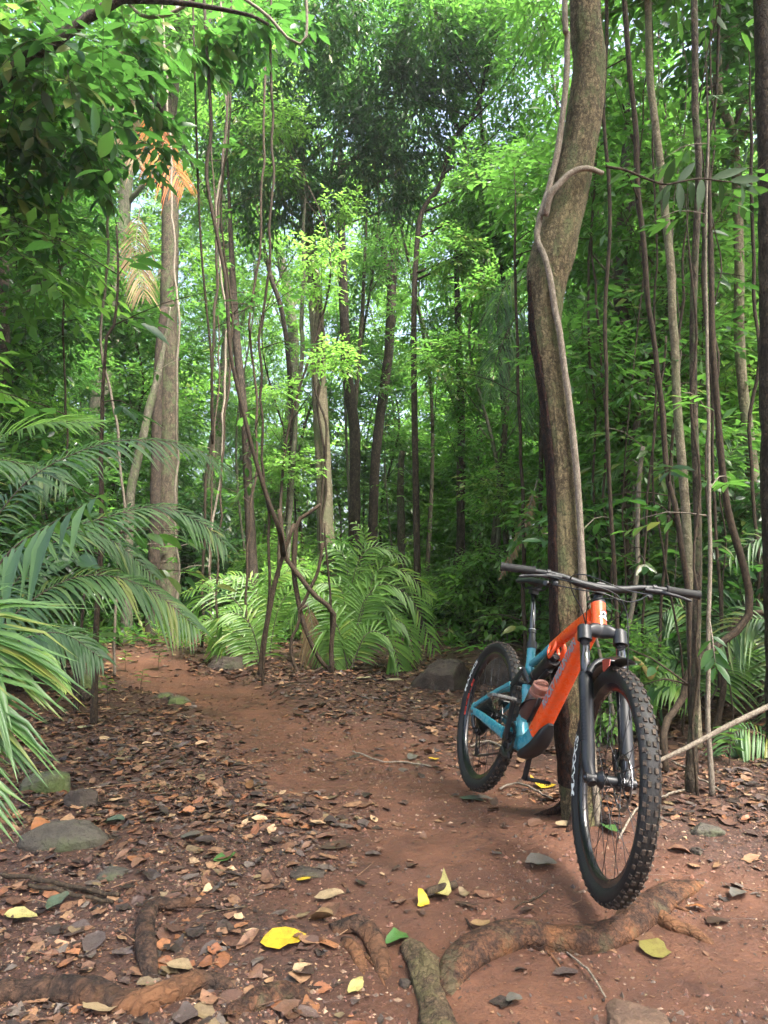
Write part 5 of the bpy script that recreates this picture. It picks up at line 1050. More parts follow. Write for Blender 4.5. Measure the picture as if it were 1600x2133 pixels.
palm_px('big palm clump right of the twisted lianas with bright backlit upper fronds', b, [
    ([(725, 1390), (735, 1210), (775, 1140), (850, 1165)], kq(Y=8.3, L=.32), 'palm_bright'), ([(725, 1390), (775, 1230), (850, 1240), (905, 1350)], kq(Y=7.7, L=.32), 'palm_bright'), ([(730, 1390), (785, 1300), (840, 1300), (862, 1368)], kq(Y=7.5), 'palm_bright'),
    ([(725, 1395), (690, 1275), (640, 1245), (598, 1300)], kq(Y=7.8), 'palm_bright'), ([(725, 1395), (705, 1310), (690, 1300), (698, 1388)], kq(Y=7.4, L=.35), 'palm_bright'), ([(720, 1390), (725, 1200), (700, 1145), (655, 1170)], kq(Y=8.5), 'palm_bright'),
    ([(730, 1390), (780, 1200), (840, 1190), (900, 1245)], kq(Y=8.2, L=.32), 'palm_bright'), ([(730, 1395), (765, 1320), (810, 1330), (835, 1395)], kq(Y=7.3, L=.35), 'palm_bright'), ([(725, 1395), (760, 1250), (800, 1250), (835, 1310)], kq(Y=7.5, L=.45), 'palm_bright'), ([(725, 1390), (715, 1240), (680, 1215), (640, 1225)], kq(Y=8.0), 'palm_bright'), ([(725, 1390), (750, 1180), (760, 1120), (740, 1090)], kq(Y=8.8), 'palm_bright')], 12)
d0 = at(650, 1255, 7.5); palm_px('pale tan dead frond hanging head-down between the two palm clumps', d0, [([(640, 1255), (648, 1290), (655, 1330), (662, 1378)], dict(Y=7.5, n=26, L=.20, W=.02, r=.006, droop=1.2, lift=0, fwd=.9), 'palm_dry')], 13, cat='dead frond', name='dead_frond')
for n_, L_, Y_, m_, ln_, t_ in ((1, [(318, 215), (325, 270), (345, 320), (385, 388)], 9.5, 'palm_rust', .36, 'rusty orange dead frond hanging beside the broad left trunk near the top'), (2, [(292, 430), (284, 500), (288, 560), (302, 620)], 9.5, 'palm_dry', .30, 'pale brown dead frond hanging straight down left of the broad left trunk'), (3, [(270, 180), (262, 240), (270, 300), (292, 345)], 9.8, 'palm_dry', .30, 'brown dead frond hanging above the pale brown one at upper left'), (4, [(1120, 1000), (1095, 1080), (1075, 1130), (1042, 1205)], 6.4, 'palm_dry', .06, 'shrivelled tan frond dangling above the left handlebar grip')):
    palm_px(t_, at(*L_[0][:2], Y_), [(L_, dict(Y=Y_, n=34, L=ln_, W=.02, r=.008, droop=.8, lift=0, fwd=.5, ragged=.3), m_)], 20 + n_, cat='dead frond', name='dead_frond')
def pb(px, Y): x = at(px, 1300, Y)[0]; return np.array([x, Y, gz(x, Y)])
palm_px('palm with pale green fronds fanning out right of the bent trunk above the handlebar', pb(1400, 5.4), [
    ([(1400, 1400), (1420, 1050), (1370, 965), (1300, 962), (1235, 1012)], dict(Y=5.4, n=44, L=.34, W=.018, r=.007, droop=.35, lift=.25, fwd=.7), None),
    ([(1400, 1400), (1405, 1100), (1350, 1010), (1280, 1000)], dict(Y=5.8, n=40, L=.32, W=.018, r=.007, droop=.4, fwd=.7), 'palm_bright'), ([(1400, 1400), (1470, 1060), (1530, 935), (1600, 930)], dict(Y=5.2, n=40, L=.3, W=.018, r=.007, droop=.4, fwd=.7), None),
    ([(1400, 1400), (1450, 1180), (1520, 1130), (1590, 1180)], dict(Y=5.2, n=40, L=.32, W=.02, r=.007, droop=.4, fwd=.7), None)], 30)
palm_px('low dark palm behind the front wheel with fronds drooping to the litter', pb(1440, 4.7), [
    ([(1470, 1480), (1430, 1390), (1370, 1370), (1325, 1440)], dict(Y=4.7, n=36, L=.26, W=.02, r=.006, droop=.6, fwd=.6), None), ([(1470, 1480), (1440, 1290), (1390, 1270), (1345, 1370)], dict(Y=4.9, n=40, L=.34, W=.02, r=.006, droop=.6, fwd=.6), None),
    ([(1470, 1480), (1520, 1300), (1570, 1260), (1640, 1330)], dict(Y=4.6, n=40, L=.34, W=.02, r=.006, droop=.6, fwd=.6), None), ([(1470, 1480), (1530, 1370), (1590, 1350), (1660, 1420)], dict(Y=4.4, n=40, L=.3, W=.02, r=.006, droop=.6, fwd=.6), 'palm_bright'),
    ([(1470, 1480), (1400, 1420), (1350, 1430), (1320, 1500)], dict(Y=4.5, n=30, L=.22, W=.02, r=.006, droop=.5, fwd=.6), 'palm_bright')], 31)
palm_px('young palm at the right edge with hanging leaflets above the pale pole', pb(1600, 4.0), [
    ([(1640, 1600), (1600, 1540), (1540, 1520), (1500, 1590)], dict(Y=3.9, n=26, L=.18, W=.016, r=.004, droop=.8, fwd=.4), None), ([(1640, 1600), (1620, 1330), (1560, 1290), (1500, 1350)], dict(Y=4.1, n=36, L=.3, W=.018, r=.006, droop=.5, fwd=.6), None), ([(1640, 1600), (1660, 1200), (1600, 1120), (1520, 1160)], dict(Y=4.3, n=36, L=.3, W=.018, r=.006, droop=.5, fwd=.6), None)], 32)
palm_px('tall palm frond crown drooping left of the bent tree at mid height', pb(1120, 9.0), [
    ([(1130, 620), (1100, 560), (1050, 600), (1030, 690)], dict(Y=9, n=34, L=.36, W=.014, r=.01, droop=.7, lift=.0, fwd=.8), None), ([(1130, 620), (1090, 640), (1040, 730), (1020, 830)], dict(Y=8.8, n=34, L=.36, W=.014, r=.01, droop=.7, fwd=.8), None),
    ([(1130, 620), (1160, 540), (1220, 560), (1250, 660)], dict(Y=9.2, n=34, L=.36, W=.014, r=.01, droop=.7, fwd=.8), None), ([(1130, 620), (1110, 680), (1090, 780), (1090, 880)], dict(Y=8.7, n=34, L=.36, W=.014, r=.01, droop=.7, fwd=.8), None)], 33, stem=[pb(1120, 9.0), at(1128, 900, 9.0), at(1130, 615, 9.0)])
# small palms of the understory, copies of three
def proto_palm(seed, L=1.1, m_='palm', nf=9, ll=.34):
    rs = np.random.RandomState(seed); root = empty('understory_palm'); a0 = rs.rand() * 6
    for i in range(nf):
        a = a0 + i * 2.4; e = .9 - .35 * rs.rand(); l = L * (.7 + .5 * rs.rand()); dx, dy = cos(a), sin(a)
        P = np.array([(0, 0, 0), (dx * l * .25, dy * l * .25, l * .55 * e), (dx * l * .62, dy * l * .62, l * .72 * e), (dx * l, dy * l, l * (.42 - .25 * rs.rand()))])
        lf = MB(); ra = MB(); frond(lf, ra, P, rs, n=26, L=ll, W=.024, r=.007, droop=.45, lift=.2, fwd=.65, seg=3); o = lf.obj('frond', M[m_], root); ra.obj('rachis', M['twig'], o)
    return root
PP = [proto_palm(1), proto_palm(2, 1.4, 'palm_bright'), proto_palm(3, 1.0, 'palm_bright', 7)]
# ------------------------------------------------------------ the forest round about: built once per kind, then copied
def proto_tree(seed, H, r, z0, spread, ncl, R, L, W, spr, m_l, cov, lm, bm, name='forest_tree', down=.3, kind='lo'):
    rs = np.random.RandomState(seed); root = empty(name); tm = MB(); lf = MB(); tg_ = MB()
    P = smooth_path(np.array([(0, 0, -.2), (rs.randn() * .03 * H, rs.randn() * .03 * H, H * .35), (rs.randn() * .04 * H, rs.randn() * .04 * H, H * .7), (rs.randn() * .05 * H, rs.randn() * .05 * H, H)]), 40)
    tm.add(*sweep(P, r * np.linspace(1, .25, 40) * (1 + .5 * np.exp(-np.arange(40) / 1.5)), n=10, lump=.08, seed=seed, up=(0, 1, 0)))
    for i in range(ncl):
        z = z0 + (H * 1.03 - z0) * ((i + rs.rand() * .8) / ncl) ** .8; f = (z - z0) / (H - z0); sp = spread * (1 - .5 * abs(f - .45) * 1.6)
        a = i * 2.4 + rs.rand(); k = int(np.clip(z / H * 39, 1, 39)); C = np.array([P[k, 0] + cos(a) * sp * (.3 + .7 * rs.rand()), P[k, 1] + sin(a) * sp * (.3 + .7 * rs.rand()), z]); Rr = R * (.6 + .7 * rs.rand())
        k0 = max(1, k - 4); lr = r * .3; tm.add(*sweep(smooth_path([P[k0], (P[k0] + C) / 2 + [0, 0, -.05 * sp], C], 8), np.linspace(lr, lr * .25, 8), n=5))
        clump_leaves(lf, tg_, rs, C, Rr, int(cov * 2 * pi * Rr * Rr / (m_l * L * W * .3)), spr, m_l, L, W, kind, .65, down)
    tm.obj('trunk', M[bm], root); c = lf.obj('crown', M[lm], root)
    if tg_.n: tg_.obj('twigs', M['twig'], c)
    return root
PT = [proto_tree(101, 17, .16, 5.0, 2.6, 15, 1.35, .15, .062, .42, 8, .28, 'leaf_mid', 'bark_brown'), proto_tree(102, 20, .19, 7.0, 3.0, 16, 1.5, .15, .06, .42, 8, .28, 'leaf_bright', 'bark_grey'),
      proto_tree(103, 14, .12, 3.5, 2.2, 15, 1.2, .13, .058, .38, 8, .30, 'leaf_mid', 'bark_dark'), proto_tree(104, 15, .10, 2.5, 2.0, 16, 1.1, .13, .05, .38, 8, .30, 'leaf_bright', 'bark_pale')]
PU = [proto_tree(111, 5.5, .035, .9, 1.0, 13, .55, .12, .05, .34, 7, .5, 'leaf_mid', 'vine_dark', 'understory_tree', kind='lo'), proto_tree(112, 4.2, .03, .6, .9, 12, .5, .14, .06, .34, 6, .5, 'leaf_bright', 'vine', 'understory_tree'), proto_tree(113, 7, .045, 1.8, 1.2, 14, .6, .10, .04, .32, 8, .5, 'leaf_mid', 'bark_grey', 'understory_tree')]
PS = [proto_tree(121, 1.3, .012, .15, .5, 8, .32, .09, .038, .24, 6, .6, 'leaf_mid', 'vine_dark', 'shrub', kind='mid'), proto_tree(122, .9, .01, .08, .5, 7, .28, .075, .03, .2, 6, .65, 'leaf_bright', 'vine_dark', 'shrub', kind='mid'), proto_tree(123, 1.8, .014, .3, .55, 9, .34, .11, .048, .26, 5, .55, 'leaf_dark', 'vine_dark', 'shrub', kind='mid')]
PU.append(proto_tree(114, 8, .05, 1.2, 1.1, 18, .6, .095, .04, .3, 8, .5, 'leaf_dark', 'vine_dark', 'understory_tree'))
PV = [proto_tree(131, 11, .035, 3.0, .7, 9, .45, .11, .045, .34, 7, .4, 'leaf_bright', 'vine_dark', 'slender_tree'), proto_tree(132, 9, .028, 2.5, .6, 8, .4, .11, .045, .34, 7, .4, 'leaf_mid', 'bark_grey', 'slender_tree'), proto_tree(133, 12, .05, 4.0, .8, 9, .5, .11, .045, .34, 7, .4, 'leaf_mid', 'bark_brown', 'slender_tree')]
used = set()
def seen_trunks(x, y): a = az(x, y); return not (abs(a - 345) < 140 and y < 10.8) and not (abs(a - 670) < 45 and y < 12)
def az(x, y): return 800 + FPX * x / y

def put(pr, x, y, s, label, cat, group, rs, z=None):
    o = pr if pr.name not in used else copy_tree(pr); used.add(pr.name)
    o.location = (x, y, (gz(x, y) if z is None else z)); o.rotation_euler = (0, 0, rs.rand() * 6.28); o.scale = (s, s, s * (.9 + .25 * rs.rand())); tag(o, label, cat, group); return o
def side_of(x, y): a = x / y; return 'left' if a < -.22 else ('right' if a > .22 else 'middle')
WHERE = {'left': 'on the left side', 'middle': 'in the middle', 'right': 'on the right side'}
rs = np.random.RandomState(77)
def place(kinds, n, y0, y1, mind, s0, s1, fmt, cat, grp, edge=.60, keep=None, seed=0):
    rs = np.random.RandomState(seed); pts = []; tries = 0
    while len(pts) < n and tries < 9000:
        tries += 1; y = y0 + (y1 - y0) * rs.rand(); x = (rs.rand() * 2 - 1) * (edge * y + 1)
        if keep and not keep(x, y): continue
        if any((x - a) ** 2 + (y - b) ** 2 < mind ** 2 for a, b in pts): continue
        pts.append((x, y)); i = rs.randint(len(kinds)); i = 1 if (i == len(kinds) - 1 and 500 < az(x, y) < 1180 and kinds[0] in (PU[0], PS[0])) else i; sd_ = side_of(x, y); w = WHERE[sd_]
        put(kinds[i], x, y, s0 + (s1 - s0) * rs.rand(), fmt[i].format(w), cat, grp + ' ' + w + ', look ' + 'abcd'[i], rs)
def clear_track(x, y): return float(pathness(np.array([x]), np.array([y]))[0]) < .1
GAPS = [(770, 11, 60), (480, 9, 50), (900, 9, 50)]
def az(x, y): return 800 + FPX * x / y
def tall_ok(x, y): a = az(x, y); return not (560 < a < 1060 and y < 21) and not (680 < a < 860) and not (440 < a < 530 and y < 24) and not (920 < a < 1010 and y < 26)
place(PT, 22, 13, 34, 1.9, .8, 1.15, ['brown-barked forest tree with mid green leaves, far off {}', 'tall grey forest tree with bright crown, far off {}', 'dark-barked forest tree with mid green leaves, far off {}', 'slim pale forest tree with bright leaves, far off {}'], 'tree', 'far forest trees', keep=tall_ok, seed=5)
place(PU, 46, 8.6, 24, .9, .75, 1.3, ['thin young tree with mid green leaves standing {}', 'leafy bright green young tree standing {}', 'taller fine-leaved young tree standing {}', 'tall dark-leaved young tree standing {}'], 'young tree', 'young trees', keep=lambda x, y: clear_track(x, y) and (y > 9.3 or abs(x) > 2.2) and not (abs(az(x, y) - 700) < 260 and y < 13) and seen_trunks(x, y), seed=6)
place(PS, 90, 8.2, 20, .55, .8, 1.5, ['round mid green undergrowth shrub {}', 'small bright green undergrowth shrub {}', 'dark big-leaved undergrowth shrub {}'], 'shrub', 'undergrowth shrubs', keep=lambda x, y: clear_track(x, y) and not (abs(az(x, y) - 680) < 300 and y < 9.2) and not (abs(az(x, y) - 320) < 130 and y < 10.8), seed=7)
place(PP, 40, 8.4, 19, .8, .7, 1.2, ['small dark green understory palm {}', 'bright green understory palm {}', 'small sparse understory palm {}'], 'palm', 'understory palms', keep=lambda x, y: clear_track(x, y) and not (abs(az(x, y) - 640) < 330 and y < 10.5), seed=8)
place(PU, 17, 5.2, 9.5, .75, .7, 1.15, ['thin young tree with mid green leaves in the near thicket {}', 'leafy bright green young tree in the near thicket {}', 'taller fine-leaved young tree in the near thicket {}', 'tall dark-leaved young tree in the near thicket {}'], 'young tree', 'near young trees', keep=lambda x, y: clear_track(x, y) and (az(x, y) > 1230 or az(x, y) < 90), seed=9)
place(PS, 26, 4.6, 8.4, .5, .6, 1.1, ['round mid green shrub in the near thicket {}', 'small bright green shrub in the near thicket {}', 'dark big-leaved shrub in the near thicket {}'], 'shrub', 'near shrubs', keep=lambda x, y: clear_track(x, y) and (az(x, y) > 1240 or az(x, y) < 110) and (y > 5.6 or x > 0), seed=10)
place(PV, 34, 8.8, 22, .8, .8, 1.1, ['slender dark-stemmed tree with thin bright foliage {}', 'slender grey-stemmed tree with thin foliage {}', 'slender brown-stemmed tree with thin foliage {}'], 'slender tree', 'slender trees', keep=lambda x, y: clear_track(x, y) and not (abs(az(x, y) - 690) < 120 and y < 10) and seen_trunks(x, y), seed=12)
place([PV[0], PU[1], PV[1]], 14, 15, 25, .9, 1.0, 1.5, ['slender dark-stemmed tree with bright foliage in the central gap {}', 'leafy bright green young tree in the central gap {}', 'slender grey-stemmed tree in the central gap {}'], 'slender tree', 'trees in the central gap', keep=lambda x, y: 660 < az(x, y) < 1040, seed=15)
# far wood closing the view
fw = MB(); rs = np.random.RandomState(50)
n = 4200; th = (rs.rand(n) * 2 - 1) * .75; rr = 30 + 14 * rs.rand(n); zt = 10.5 + 4 * fbm(th * 9 + 4, th * 0 + 1, 3)
zc = zt * rs.rand(n) ** 1.1
c = np.stack([rr * np.sin(th), rr * np.cos(th), zc], 1); a = unit(rs.randn(n, 3) * [1, 1, .4])
sprays(fw, c, a, 1.1, 8, .46, .22, rs, 'lo', .3, np.clip(.5 + .8 * fbm(c[:, 0] * .3, c[:, 2] * .3 + c[:, 1] * .2, 3), 0, 1))
tag(fw.obj('far_wood', M['leaf_bright']), 'far-off wood merging into one green mass behind the trunks', 'wood', kind='stuff')
# ground cover of low seedlings and sedge under the trees
gc = MB(); n = 2600; y = 7.4 + 14 * rs.rand(n) ** 1.4; x = (rs.rand(n) * 2 - 1) * (.62 * y + .5); k_ = (pathness(x, y) < .1) & (fbm(x * .8, y * .8, 3) > -.25) & ((y > 8.3) | (np.abs(x) > 2.4)); x, y = x[k_], y[k_]
c = np.stack([x, y, HZ(x, y) + .02], 1); sprays(gc, c, unit(rs.randn(len(x), 3) * [.5, .5, .2] + [0, 0, 1]), .16 + .2 * rs.rand(len(x)), 6, .12, .045, rs, 'lo', .2)
tag(gc.obj('ground_cover', M['leaf_mid']), 'low green seedlings and herbs covering the forest floor', 'ground cover', kind='stuff')

# unseen trees added round and behind the camera so their crowns shade the clearing
for i_, (x, y, s_, lab) in enumerate([(-3.4, -1.2, .95, 'tall unseen shade tree added behind the camera on the left'), (3.2, -2.4, .9, 'tall unseen shade tree added behind the camera on the right'), (-.6, -4.6, 1.0, 'tall unseen shade tree added straight behind the camera'), (5.2, 2.6, .95, 'tall unseen shade tree added beyond the right edge beside the bicycle'), (2.7, .2, .9, 'tall unseen shade tree added just right of the camera')]):
    put(PT[i_ % 4], x, y, s_, lab, 'tree', 'added shade trees round the camera', rs)

def proto_seedling(seed, m_):
    rs = np.random.RandomState(seed); root = empty('seedling'); tm = MB(); lf = MB(); k = 9
    P = smooth_path(np.array([(0, 0, -.02), (.01, .0, .12), (.02, .015, .24)]), 8); tm.add(*sweep(P, np.linspace(.0035, .0015, 8), n=5)); tm.obj('stem', M['twig'], root)
    a = np.arange(k) * 2.4; z = .10 + .14 * np.arange(k) / k; B = np.stack([.015 * np.cos(a) * 0 + .012, 0 * a, z], 1); D = np.stack([np.cos(a), np.sin(a), .35 + 0 * a], 1)
    add_leaves(lf, B, D, np.tile([0, 0, 1.], (k, 1)) + rs.randn(k, 3) * .2, .085 + .03 * rs.rand(k), .036 + .01 * rs.rand(k), 'hi', rs.rand(k), droop=.35); lf.obj('leaves', M[m_], root); return root
PG = [proto_seedling(1, 'leaf_bright'), proto_seedling(2, 'leaf_mid')]
for i_, (px_, py_, s_, lab) in enumerate([(262, 1400, .3, 'tiny seedling by the bend of the trail, nearest the dark upright stem'), (292, 1440, .28, 'tiny seedling standing on the left rim of the trail'), (225, 1470, .34, 'small seedling in the litter left of the dark stone'), (330, 1395, .3, 'tiny seedling at the far side of the trail bend'), (1330, 1500, .3, 'small seedling just behind the front wheel'), (1155, 1500, .22, 'small green seedling behind the down tube'), (1520, 1590, .3, 'small seedling in the litter by the right edge')]):
    p_ = G(px_, py_); put(PG[i_ % 2], p_[0], p_[1], .6 + s_, lab, 'seedling', None, rs); 
# ------------------------------------------------------------ rocks
def rockmat(name, c1, c2, moss=None, mf=.5):
    m, t, p = mat(name); v = mapping(t, (1, 1, 1)); f = noise(t, 9, 8, .7, v); g = noise(t, 4, 5, .6, v)
    c = ramp(t, f, [(.3, c1), (.7, c2)])
    if moss: c = mixc(t, ramp(t, g, [(mf, (0, 0, 0)), (mf + .15, (.9, .9, .9))]), c, moss)
    t.links.new(c, p.inputs['Base Color']); p.inputs['Roughness'].default_value = .75; b_ = bump(t, f, 1, .04, None); bump(t, noise(t, 60, 5, .7, v), .8, .01, p, b_); return m
M['rock_dark'] = rockmat('rock_dark', (.016, .012, .009), (.085, .062, .044), (.05, .065, .025), .55); M['rock_moss'] = rockmat('rock_moss', (.05, .045, .03), (.14, .13, .09), (.10, .14, .035), .42)
M['rock_brown'] = rockmat('rock_brown', (.08, .045, .03), (.17, .10, .06)); M['rock_grey'] = rockmat('rock_grey', (.035, .030, .024), (.11, .095, .07), (.07, .085, .035), .5)
def rock(px, py, wpx, dpt, h, label, m_, seed, Y=None, rz=0, tilt=0, ny=48):
    p0 = G(px, py) if Y is None else pb(px, Y); w = wpx / FPX * p0[1]; rs = np.random.RandomState(seed); N1, N2 = ny, ny * 2
    u = np.linspace(0, pi, N1)[:, None]; v = np.linspace(0, 2 * pi, N2, endpoint=False)[None]
    D = np.stack([np.sin(u) * np.cos(v), np.sin(u) * np.sin(v), np.cos(u) + 0 * v], -1).reshape(-1, 3)
    nn = unit(np.vstack([rs.randn(20, 3), [[0, 0, 1], [.15, .1, 1]]])); dd = np.r_[.72 + .3 * rs.rand(20), .8, .82]
    q = D @ nn.T; r = np.where(q > .05, dd / np.maximum(q, .05), 9).min(1); r = np.minimum(r, 1.25)
    r = r * (1 + .05 * fbm(D[:, 0] * 3 + seed, D[:, 1] * 3 + D[:, 2] * 2, 4) + .055 * fbm(D[:, 0] * 10 + seed, D[:, 1] * 10 + D[:, 2] * 9, 4))
    V = D * r[:, None] * [w / 2, dpt / 2, h]; cz, sz = cos(rz), sin(rz); V = V @ np.array([[cz, -sz, 0], [sz, cz, 0], [0, 0, 1]]).T
    V[:, 2] += V[:, 0] * tilt; i = np.arange(N1 - 1)[:, None]; j = np.arange(N2)[None]
    F = np.stack([i * N2 + j, (i + 1) * N2 + j, (i + 1) * N2 + (j + 1) % N2, i * N2 + (j + 1) % N2], -1).reshape(-1, 4)
    d = MB(); d.add(V, F); o = d.obj('rock', M[m_], sharp=50); o.location = p0 - [0, 0, h * .12]; tag(o, label, 'rock'); return o
rock(930, 1428, 118, .5, .34, 'dark angular boulder beside the trail left of the rear wheel', 'rock_dark', 1)
rock(1052, 1420, 150, .5, .36, 'dark boulder seen through the rear wheel', 'rock_dark', 2)
rock(470, 1392, 92, .35, .16, 'low brown rock at the foot of the left palm clump', 'rock_dark', 3)
rock(182, 1428, 70, .3, .24, 'upright mossy-topped rock behind the left palm by the trail', 'rock_moss', 4)
rock(96, 1650, 110, .18, .15, 'rounded moss-green rock under the tips of the near palm', 'rock_moss', 5)
rock(175, 1680, 70, .13, .11, 'dark wet rock wedged right of the moss-green rock', 'rock_dark', 6)
rock(140, 1756, 158, .18, .11, 'flat grey-green slab in front of the moss-green rock', 'rock_grey', 7, tilt=-.1)
rock(232, 1822, 62, .10, .025, 'small flat stone sunk in the soil right of the grey-green slab', 'rock_grey', 8)
rock(372, 1462, 50, .14, .07, 'dark stone on the left rim of the trail', 'rock_moss', 9)
rock(345, 1452, 40, .14, .05, 'small mossy stone touching the dark stone by the trail', 'rock_moss', 10)
rock(1320, 2128, 130, .14, .028, 'half-buried brown stone at the bottom right of the photo', 'rock_brown', 11)
rock(1452, 1775, 26, .05, .025, 'small reddish pebble in the litter right of the front wheel', 'rock_dark', 12, ny=20)
rock(1470, 1735, 60, .10, .05, 'grey stone in the leaf litter near the right edge', 'rock_grey', 13)
rock(640, 1818, 90, .10, .02, 'dark flat stone set in the soil in the middle of the foreground', 'rock_dark', 14)
rock(845, 2052, 26, .03, .022, 'small red-brown pebble left of the upright grey root', 'rock_dark', 15, ny=20)
# ------------------------------------------------------------ roots and sticks
M['root'] = barkmat('root', (.045, .022, .013), (.19, .085, .042), patch=(.36, .15, .055), moss=(.09, .075, .04), sc=(13, 13, 13), bs=1, bd=.012, rough=.7, crack=.3)
M['root_grey'] = barkmat('root_grey', (.06, .040, .024), (.22, .15, .085), moss=(.12, .10, .045), sc=(16, 16, 16), crack=.3, bs=1, bd=.012)
M['root_dark'] = barkmat('root_dark', (.022, .013, .009), (.12, .065, .04), patch=(.20, .09, .04), sc=(9, 9, 9), crack=.2, bs=1, bd=.012)
def groot(L_, w, label, m_, up=.25, seed=1, name='root', cat='root', lump=.1, n=50, flat=.8):
    "root or stick along the ground under the pixels; up = share of its radius it stands proud"
    P = np.array([G(*p[:2]) for p in L_]); Q = smooth_path(P, n); ww = np.interp(np.linspace(0, 1, n), np.linspace(0, 1, len(w)), w) if np.ndim(w) else np.full(n, w)
    r = ww / 2 / FPX * np.hypot(Q[:, 1], CAMH); Q[:, 2] = HZ(Q[:, 0], Q[:, 1]) + r * up; e = np.array([l[2] if len(l) > 2 else 0 for l in L_]); Q[:, 2] += np.interp(np.linspace(0, 1, n), np.linspace(0, 1, len(e)), e)
    b = Q[0].copy(); d = MB(); d.add(*sweep(Q - b, r, r * flat, n=20, lump=lump, seed=seed, lf=.8)); o = d.obj(name, M[m_]); o.location = b; tag(o, label, cat); return o
groot([(1470, 1835, -.02), (1400, 1868), (1345, 1905), (1290, 1948), (1220, 1968), (1150, 1968), (1080, 1958), (1020, 1972), (960, 2010), (925, 2070, -.02)], [20, 44, 56, 62, 54, 60, 66, 76, 62, 36], 'thick worn orange-brown root crossing under the front wheel', 'root', .15, 3, lump=.17, n=110)
groot([(1360, 1898, -.01), (1400, 1930, .0), (1450, 1945, -.005), (1520, 1985, -.02)], [40, 30, 22, 12], 'dark side root forking off right of the front tyre', 'root_dark', .2, 43, lump=.16)
groot([(838, 1938, -.07), (862, 1985, -.01), (882, 2020), (890, 2060), (902, 2110), (925, 2190)], [16, 40, 50, 44, 58, 66], 'upright-running grey knobbly root at the bottom centre', 'root_grey', .3, 4, lump=.28)
groot([(-60, 2085), (60, 2072), (150, 2068), (250, 2098), (330, 2082), (420, 2050), (500, 2048, -.02)], [50, 50, 52, 56, 60, 50, 30], 'long dark root with a scuffed top along the bottom left', 'root_dark', .1, 5, lump=.15, n=80)
groot([(316, 2040, -.02), (305, 1985), (304, 1940), (318, 1900), (360, 1892), (405, 1882, -.01)], [26, 36, 36, 34, 28, 22], 'bent reddish stub of root poking up in the left foreground', 'root_dark', .7, 6, lump=.14)
groot([(690, 1935, -.02), (740, 1935), (775, 1960), (792, 2005), (800, 2040, -.02)], [30, 40, 38, 32, 26], 'dark knuckled root left of the upright grey root', 'root_dark', .4, 7, lump=.18)
groot([(720, 1960, -.01), (742, 1990), (760, 2030, -.02)], [26, 24, 20], 'short dark side root below the knuckled root', 'root_dark', .3, 8, lump=.16)
groot([(470, 2110, -.02), (540, 2090), (600, 2072), (650, 2060, -.02)], [34, 50, 46, 24], 'low scuffed orange root hump at the bottom between two darker roots', 'root', .15, 9, lump=.12)
groot([(800, 1488), (840, 1500), (880, 1508), (915, 1518, -.02)], [10, 13, 11, 8], 'reddish root surfacing on the trail left of the rear wheel', 'root_dark', .5, 10)
groot([(888, 1872, .005), (920, 1862, .008), (950, 1853, .006)], [15, 14, 13], 'short dark stick lying by the pale leaf on the trail', 'vine_dark', .9, 11, name='stick', cat='stick', lump=.04, flat=1)
groot([(5, 1838, .02), (90, 1850, .015), (170, 1862, .01), (248, 1872, .005)], 8, 'long thin stick in the left foreground litter, the upper of two', 'vine_dark', 1, 12, name='stick', cat='stick', flat=1)
groot([(60, 1858, .015), (150, 1876, .012), (235, 1888, .006)], 7, 'long thin stick in the left foreground litter, the lower of two', 'vine_dark', 1, 13, name='stick', cat='stick', flat=1)
groot([(1180, 1985, .0), (1222, 2030, .015), (1262, 2088, .01)], [3, 4, 3], 'thin pale stalk lying below the thick orange-brown root', 'vine', 1, 14, name='stick', cat='stick', flat=1)
groot([(1070, 1895, .0), (1110, 1880, .008), (1140, 1860, .004)], [2, 3, 3], 'curved dark twig on bare soil left of the front tyre', 'vine_dark', 1, 15, name='stick', cat='stick', flat=1)
groot([(735, 1570, .01), (790, 1590, .012), (840, 1592, .01), (898, 1598, .0)], 3, 'long pale twig lying across the middle of the trail', 'vine', 1, 16, name='stick', cat='stick', flat=1)
groot([(560, 1448, .0), (600, 1430, .02), (650, 1424, .01)], 3, 'arched dark twig by the foot of the twisted lianas', 'vine_dark', 1, 17, name='stick', cat='stick', flat=1)
groot([(70, 1385, .10), (110, 1410, .06), (150, 1440, .03), (180, 1462, .0)], [22, 24, 22, 16], 'dark fallen log behind the left palm', 'bark_dark', 1, 18, name='fallen_log', cat='log', flat=1)
px_tree('stem', 'thin black upright stem in front of the fallen log on the left', 'sapling', [(176, 1235), (170, 1300), (164, 1380), (158, 1480)], float(G(158, 1482)[1]), [5, 7, 9], 'bark_dark', seed=90, side_twigs=3, leaf=(.12, .05), kind='mid', tl=.3)
for i, (L_, t_) in enumerate([([(1290, 1760, .02), (1330, 1700, .03), (1400, 1660, .02), (1450, 1640, .0)], 'brown twig reaching from the front tyre into the litter'), ([(1400, 1600, .03), (1440, 1625, .04), (1500, 1650, .0)], 'thin brown twig at the foot of the brown stem'), ([(1040, 1650, .01), (1080, 1640, .02), (1150, 1670, .01)], 'dry curved twig under the bottom bracket'), ([(980, 1560, .01), (1020, 1550, .012), (1060, 1570, .01)], 'dry twig lying under the rear wheel hub')]):
    groot(L_, 4, t_, 'vine', 1, 30 + i, name='stick', cat='stick', flat=1)
